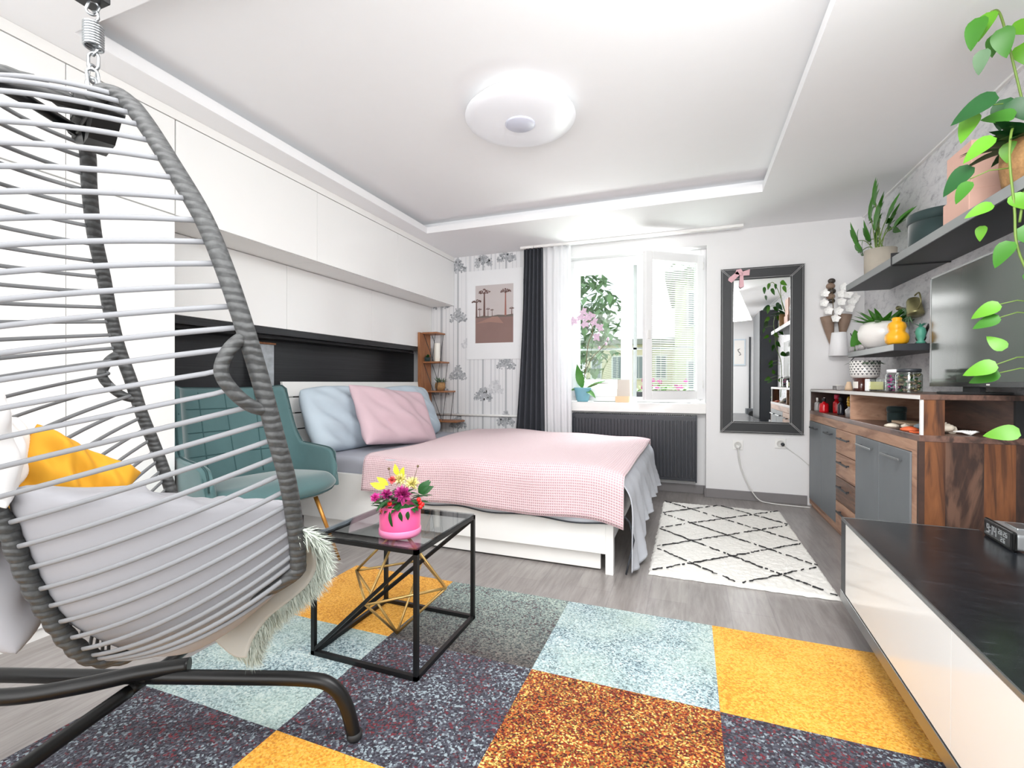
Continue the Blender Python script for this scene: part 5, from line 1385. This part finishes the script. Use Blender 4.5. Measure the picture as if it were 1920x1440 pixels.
# alarm clock
cr = math.radians(5)
t = thing('alarm_clock', 'black and silver digital alarm clock reading 9:14 on the black bench top', 'clock', (1.10, 2.28, LZ + .0008), -cr)
def cb_(nm, mat, *b_, bev=0, seg=2): MB().box(*b_, bev, seg=seg).build(nm, mat, t, world=False)
cb_('casing', plain('clock_silver', '8f9294', .35, metal=.3), -.012, .095, -.105, .105, .004, .062, bev=.012, seg=4)
cb_('front_bezel', 'black', -.022, -.008, -.112, .112, .0, .070, bev=.010, seg=4)
cb_('display', plain('clock_lcd', '16181a', .15), -.0232, -.0215, -.095, .098, .012, .060)
cb_('snooze_button', 'chrome', .02, .07, -.03, .06, .060, .068, bev=.004, seg=3)
M['lcd'] = plain('lcd_digits', 'a9adaf', .4)
SEG = {'9': 'abcdfg', '1': 'bc', '4': 'fgbc', '2': 'abged', '8': 'abcdefg', '6': 'afgedc'}
def digit(m, c_, y0_, z0_, w_, h_, th=.0028):
    # y decreases to the reader's right (the reader looks along +x)
    def s_(y1, y2, z1, z2): m.box(-.0242, -.0233, y0_ - y2, y0_ - y1, z0_ + z1, z0_ + z2)
    for k in SEG[c_]:
        if k == 'a': s_(0, w_, h_ - th, h_)
        if k == 'g': s_(0, w_, h_ / 2 - th / 2, h_ / 2 + th / 2)
        if k == 'd': s_(0, w_, 0, th)
        if k == 'f': s_(0, th, h_ / 2, h_)
        if k == 'b': s_(w_ - th, w_, h_ / 2, h_)
        if k == 'e': s_(0, th, 0, h_ / 2)
        if k == 'c': s_(w_ - th, w_, 0, h_ / 2)
m = MB(); digit(m, '9', .078, .020, .020, .034, .0045)
for z_ in (.030, .042): m.box(-.0242, -.0233, .048, .052, z_, z_ + .004)
digit(m, '1', .044, .020, .012, .034, .0045); digit(m, '4', .024, .020, .020, .034, .0045)
m.build('time_digits', 'lcd', t, world=False)
m = MB(); digit(m, '2', -.012, .038, .011, .018, .0022); digit(m, '8', -.028, .038, .011, .018, .0022); digit(m, '2', -.048, .038, .011, .018, .0022); digit(m, '6', -.064, .038, .011, .018, .0022)
digit(m, '2', -.030, .014, .011, .017, .0022); digit(m, '6', -.048, .014, .011, .017, .0022); m.build('small_digits', 'lcd', t, world=False)

# ================================================================== TRAILING PLANT ON NEAR SHELF
t = thing('trailing_pothos', 'trailing green pothos in a woven basket on the long shelf', 'hanging plant', (1.25, 2.42, SZ))
pb_ = V((1.26, 2.42, SZ))
MB().lathe([(0, 0), (.085, 0), (.10, .02), (.108, .09), (.105, .18), (.10, .185), (.096, .17), (0, .165)], pb_, 32, wob=lambda a, z: 1 + .02 * math.sin(a * 26)).build('basket', 'basket', t)
leaves = [((1.006, 2.253, 2.46), .13, (-.3, .1, -1), 'green'), ((1.06, 2.30, 2.50), .12, (-.4, 0, -.8), 'lime'), ((1.12, 2.40, 2.47), .10, (-.2, 0, -1), 'green'), ((1.02, 2.257, 2.34), .10, (-.2, .2, -1), 'greyleaf'), ((1.176, 2.42, 2.50), .12, (.5, -.3, -.4), 'lime'),
 ((1.09, 2.30, 2.43), .13, (.1, 0, -1), 'green'), ((1.21, 2.44, 2.43), .12, (.2, -.3, -1), 'lime'), ((1.067, 2.274, 2.17), .17, (-.9, .4, -.3), 'dkgreen'), ((1.046, 2.373, 2.16), .13, (-.4, .1, -.8), 'lime'), ((1.15, 2.40, 2.21), .14, (-.2, 0, -1), 'dkgreen'),
 ((1.06, 2.28, 2.02), .13, (-.7, .2, -.5), 'lime'), ((1.03, 2.36, 1.95), .15, (-.7, .3, -.7), 'dkgreen'), ((1.15, 2.38, 2.03), .12, (.2, 0, -1), 'lime'), ((1.053, 2.268, 1.765), .10, (-.6, .1, -.2), 'lime'), ((1.17, 2.33, 1.86), .13, (.4, -.2, -.9), 'green'),
 ((1.12, 2.30, 1.80), .10, (.4, -.2, -.5), 'lime'), ((1.146, 2.302, 1.68), .11, (.3, -.2, -.6), 'green'), ((1.12, 2.30, 1.63), .12, (-.5, .1, -.9), 'green'), ((1.10, 2.32, 1.40), .11, (-.6, .2, -.3), 'lime'), ((1.10, 2.32, 1.35), .10, (-.5, .2, -.2), 'green'),
 ((1.07, 2.273, 1.17), .12, (-.6, .2, -.2), 'lime'), ((1.09, 2.30, 1.14), .11, (-.8, .3, -.3), 'green'), ((1.12, 2.33, 1.23), .09, (-.4, .2, .5), 'lime'), ((1.15, 2.30, .92), .12, (-.7, .2, -.1), 'lime'), ((1.06, 2.35, 1.71), .07, (-.2, 0, -1), 'lime'),
 ((1.19, 2.36, 1.52), .12, (.5, -.3, -.3), 'green'), ((1.157, 2.38, 2.19), .12, (.3, -.2, -.7), 'dkgreen'), ((1.16, 2.36, 2.12), .12, (-.5, .2, .2), 'green'), ((1.18, 2.3, 1.16), .12, (.4, -.2, -.4), 'lime'), ((1.0, 2.30, 1.87), .10, (-.5, .2, -.8), 'green')]
for i, (p, L, d, mt3) in enumerate(leaves):
    MB().leaf(p, d, L * .82, L * .52, up=(-.55, -.75, .35), n=8, droop=.25, fold=.12, heart=True).build('leaf', mt3, t)
vines = [[(1.24, 2.44, SZ + .17), (1.20, 2.36, 2.2), (1.19, 2.30, 2.45), (1.23, 2.28, 2.54)], [(1.24, 2.42, SZ + .17), (1.15, 2.34, 2.08), (1.11, 2.29, 1.95), (1.13, 2.30, 1.75), (1.14, 2.30, 1.6), (1.20, 2.30, 1.4), (1.21, 2.30, 1.15), (1.20, 2.28, .9)],
         [(1.24, 2.42, SZ + .17), (1.16, 2.38, 2.35), (1.10, 2.33, 2.50), (1.06, 2.30, 2.50)], [(1.26, 2.40, SZ + .17), (1.19, 2.34, 2.0), (1.16, 2.30, 1.85), (1.15, 2.31, 1.7)]]
for P in vines: MB().tube(catmull(P, 7), .0042, 7).build('vine', 'stem', t)
for (a, b_) in (((1.20, 2.32, 1.40), (1.10, 2.32, 1.40)), ((1.20, 2.30, 1.20), (1.07, 2.28, 1.17)), ((1.21, 2.30, 1.15), (1.09, 2.30, 1.14)), ((1.20, 2.32, 1.36), (1.10, 2.32, 1.35)), ((1.12, 2.35, 2.17), (1.046, 2.373, 2.16)), ((1.11, 2.29, 1.9), (1.0, 2.30, 1.88))):
    MB().tube([a, (V(a) + V(b_)) / 2 + V((0, 0, .012)), b_], .0022, 5).build('petiole', 'stem', t)
m = MB(); q = random.Random(21)
for i in range(46):
    a = q.uniform(0, 2 * PI); m.leaf(pb_ + V((.08 * math.cos(a), .08 * math.sin(a), .17)), (math.cos(a), math.sin(a), q.uniform(.2, 1.4)), q.uniform(.09, .15), .06, n=6, droop=.5, heart=True)
m.build('crown_leaves', 'dkgreen', t)

# ================================================================== WINDOW SILL THINGS
SL = .8955
t = thing('potted_orchid', 'purple spotted orchid in a turquoise pot on the window sill', 'potted plant', (-1.065, 4.985, SL))
oc = V((-1.065, 4.985, SL))
MB().lathe([(0, 0), (.055, 0), (.068, .02), (.092, .14), (.096, .148), (.09, .15), (.084, .13), (0, .13)], oc, 36).build('pot', 'tealpot', t)
m = MB()
m.leaf(oc + V((0, 0, .14)), (-.25, -.2, 1), .26, .09, up=(0, -1, .2), n=8); m.leaf(oc + V((.02, 0, .13)), (1, -.15, .55), .26, .06, up=(0, -.6, 1), n=8, droop=.15); m.leaf(oc + V((.03, -.02, .13)), (.8, -.5, -.3), .16, .07, up=(0, -.4, 1), n=8)
m.leaf(oc + V((-.03, 0, .13)), (-.8, -.4, .1), .12, .06, up=(0, -.4, 1), n=8); m.build('leaves', 'green', t)
MB().tube(catmull([oc + V(p) for p in ((0, 0, .13), (.03, 0, .35), (.06, -.02, .6), (.11, -.03, .74), (.07, -.03, .86), (.0, -.03, .9))], 6), .004, 7).build('flower_stem', 'stemb', t)
MB().tube(catmull([oc + V(p) for p in ((.02, 0, .3), (.10, -.01, .46), (.20, -.02, .56), (.27, -.02, .64))], 6), .0035, 7).build('flower_stem', 'stemb', t)
MB().tube(catmull([oc + V(p) for p in ((.03, 0, .14), (.15, -.02, .19), (.28, -.03, .2))], 6), .0035, 7).build('flower_stem', 'stemb', t)
q = random.Random(3)
for (a, b_) in ((-.09, .86), (-.01, .90), (.06, .89), (.03, .82), (.13, .84), (.10, .91), (.19, .78), (.16, .68), (.02, .95)):
    m = MB(); c_ = oc + V((a, -.05, b_))
    for k in range(5): an = 2 * PI * k / 5 + q.random(); m.leaf(c_, (math.cos(an), -.2, math.sin(an)), .05, .036, up=(0, -1, 0), n=4, heart=True)
    m.build('flower', 'orchidp', t)
for (a, b_) in ((.18, .57), (.25, .61), (.27, .66)): MB().ball(oc + V((a, -.02, b_)), .014, (1, 1, 1.4), 8).build('bud', 'orchidp', t)
t = thing('calendar_box', 'small grey card standing on a peach coloured box on the window sill', 'box', (-.64, 4.965, SL))
MB().box(-.715, -.575, 4.95, 5.0, SL, SL + .062, .002).build('box', 'peachcard', t)
MB().prism([(-.70, 4.965, SL + .064), (-.57, 4.965, SL + .064), (-.575, 4.985, SL + .235), (-.70, 4.985, SL + .235)], (0, .006, 0)).build('card', 'card', t)

# ================================================================== BEHIND THE CAMERA (seen in the mirror)
t = thing('tall_cabinet', 'tall dark grey cabinet behind the camera, reflected in the mirror', 'cabinet', (1.3, .2, 0))
MB().box(1.16, XR - .002, -.25, .62, 0, 2.36, .003).build('body', 'charc', t); MB().box(1.142, 1.158, -.245, .615, .05, 2.35, .003).build('door', 'charc', t)
t = thing('picture_frame', 'pale framed drawing on the rear wall, reflected in the mirror', 'picture', (1.02, YF, 1.45))
MB().box(.90, 1.15, YF + .001, YF + .02, 1.48, 2.06, .003).build('frame', plain('pale_blue_frame', 'cdd9e2', .5), t); MB().box(.925, 1.125, YF + .0205, YF + .022, 1.51, 2.03).build('mat', 'pot', t)
m = MB()
for k in range(6): m.tube([(1.02 + .03 * math.sin(k), YF + .023, 1.70 + k * .025), (1.03 + .03 * math.cos(k), YF + .023, 1.72 + k * .025)], .006, 5)
m.build('drawing', 'charc', t)
t = thing('speaker', 'small grey loudspeaker on a white cabinet, reflected in the mirror', 'speaker', (1.3, -1.2, .4))
MB().box(1.12, 1.36, -1.40, -1.18, .321, .56, .006).build('casing', plain('speaker_grey', '5b5f63', .5), t)
MB().lathe([(.0, .002), (.03, .0), (.06, .012), (.078, .016), (.078, 0)], seg=28, mat=Matrix.Translation(V((1.24, -1.18, .44))) @ Euler((-PI / 2, 0, 0)).to_matrix().to_4x4()).build('driver', 'blackm', t)
t = thing('low_cabinet', 'low white cabinet under the loudspeaker, reflected in the mirror', 'cabinet', (1.2, -1.3, 0))
MB().box(.75, 1.41, YF + .004, -1.12, 0, .30, .003).build('body', 'white', t); MB().box(.74, 1.415, YF + .002, -1.11, .302, .32, .003).build('top', 'white', t)
for xx in (1.03,): MB().box(xx, xx + .028, YF + .002, YF + .03, 0, 2.1).build('door_frame_strip', 'charc', t) if False else None
t = thing('door_1', 'white door with a dark frame strip on the rear wall, reflected in the mirror', 'door', (1.25, YF, 0)); t['kind'] = 'structure'
MB().box(1.22, 1.25, YF + .001, YF + .03, .33, 2.1).build('door_edge', 'charc', t)

# ================================================================== CAMERA AND LIGHT
cam = bpy.data.cameras.new('camera'); co = bpy.data.objects.new('camera', cam); col.objects.link(co)
f = 884.23; cam.sensor_width = 36; cam.lens = f / 1920 * 36; cam.clip_start = .02; cam.clip_end = 300
yaw, pitch, roll = .35926775, -.00367224, .00264226
fwd0 = V((-math.sin(yaw), math.cos(yaw), 0)); rt0 = V((math.cos(yaw), math.sin(yaw), 0)); up0 = V((0, 0, 1))
fw2 = fwd0 * math.cos(pitch) + up0 * math.sin(pitch); u2 = up0 * math.cos(pitch) - fwd0 * math.sin(pitch)
r3 = rt0 * math.cos(roll) + u2 * math.sin(roll); u3 = u2 * math.cos(roll) - rt0 * math.sin(roll)
mm = Matrix((r3, u3, -fw2)).transposed().to_4x4(); mm.translation = V((0, 0, 1.1)); co.matrix_world = mm
bpy.context.scene.camera = co

wd = bpy.data.worlds.new('sky'); bpy.context.scene.world = wd; wd.use_nodes = True
bg = wd.node_tree.nodes['Background']; bg.inputs[0].default_value = lin('eef4fb'); bg.inputs[1].default_value = 1.5
def area(nm, loc, rot, sx, sy, e, c=(1, 1, 1)):
    l = bpy.data.lights.new(nm, 'AREA'); l.shape = 'RECTANGLE'; l.size = sx; l.size_y = sy; l.energy = e; l.color = c
    o = bpy.data.objects.new(nm, l); o.location = loc; o.rotation_euler = rot; col.objects.link(o); return o
def aim(o, tgt):
    o.rotation_euler = (V(tgt) - o.location).to_track_quat('-Z', 'Y').to_euler(); return o
aim(area('sky_light_window', (-.5, 7.3, 4.4), (0, 0, 0), 3.2, 2.4, 800, (.97, .985, 1)), (-.5, 3.6, .7))
aim(area('ground_bounce', (-.5, 6.4, .35), (0, 0, 0), 2.2, .9, 170, (1, 1, .98)), (-.6, 3.2, 2.6))
area('rear_fill', (-1.0, -1.45, 1.45), (PI / 2, 0, 0), 2.8, 2.0, 52, (1, .995, .985))
area('ceiling_fill', (-.5, -.2, 2.48), (0, 0, 0), 2.6, 1.6, 55, (1, .995, .985))
up = aim(area('ceiling_wash', (.2, -.2, 1.45), (0, 0, 0), .9, .9, 13, (1, .998, .995)), (-.6, 3.2, 2.7)); up.data.spread = math.radians(130)
aim(area('mid_fill', (.35, 1.25, 2.5), (0, 0, 0), 1.0, 1.0, 60, (1, .998, .99)), (-1.1, 3.2, .4))
sc = bpy.context.scene
sc.view_settings.view_transform = 'Standard'; sc.view_settings.look = 'None'; sc.view_settings.exposure = .26; sc.view_settings.gamma = 1
try:
    sc.cycles.use_denoising = True; sc.cycles.max_bounces = 10; sc.cycles.diffuse_bounces = 5; sc.cycles.transparent_max_bounces = 24
    sc.cycles.caustics_reflective = False; sc.cycles.caustics_refractive = False; sc.cycles.sample_clamp_indirect = 6
except Exception: pass
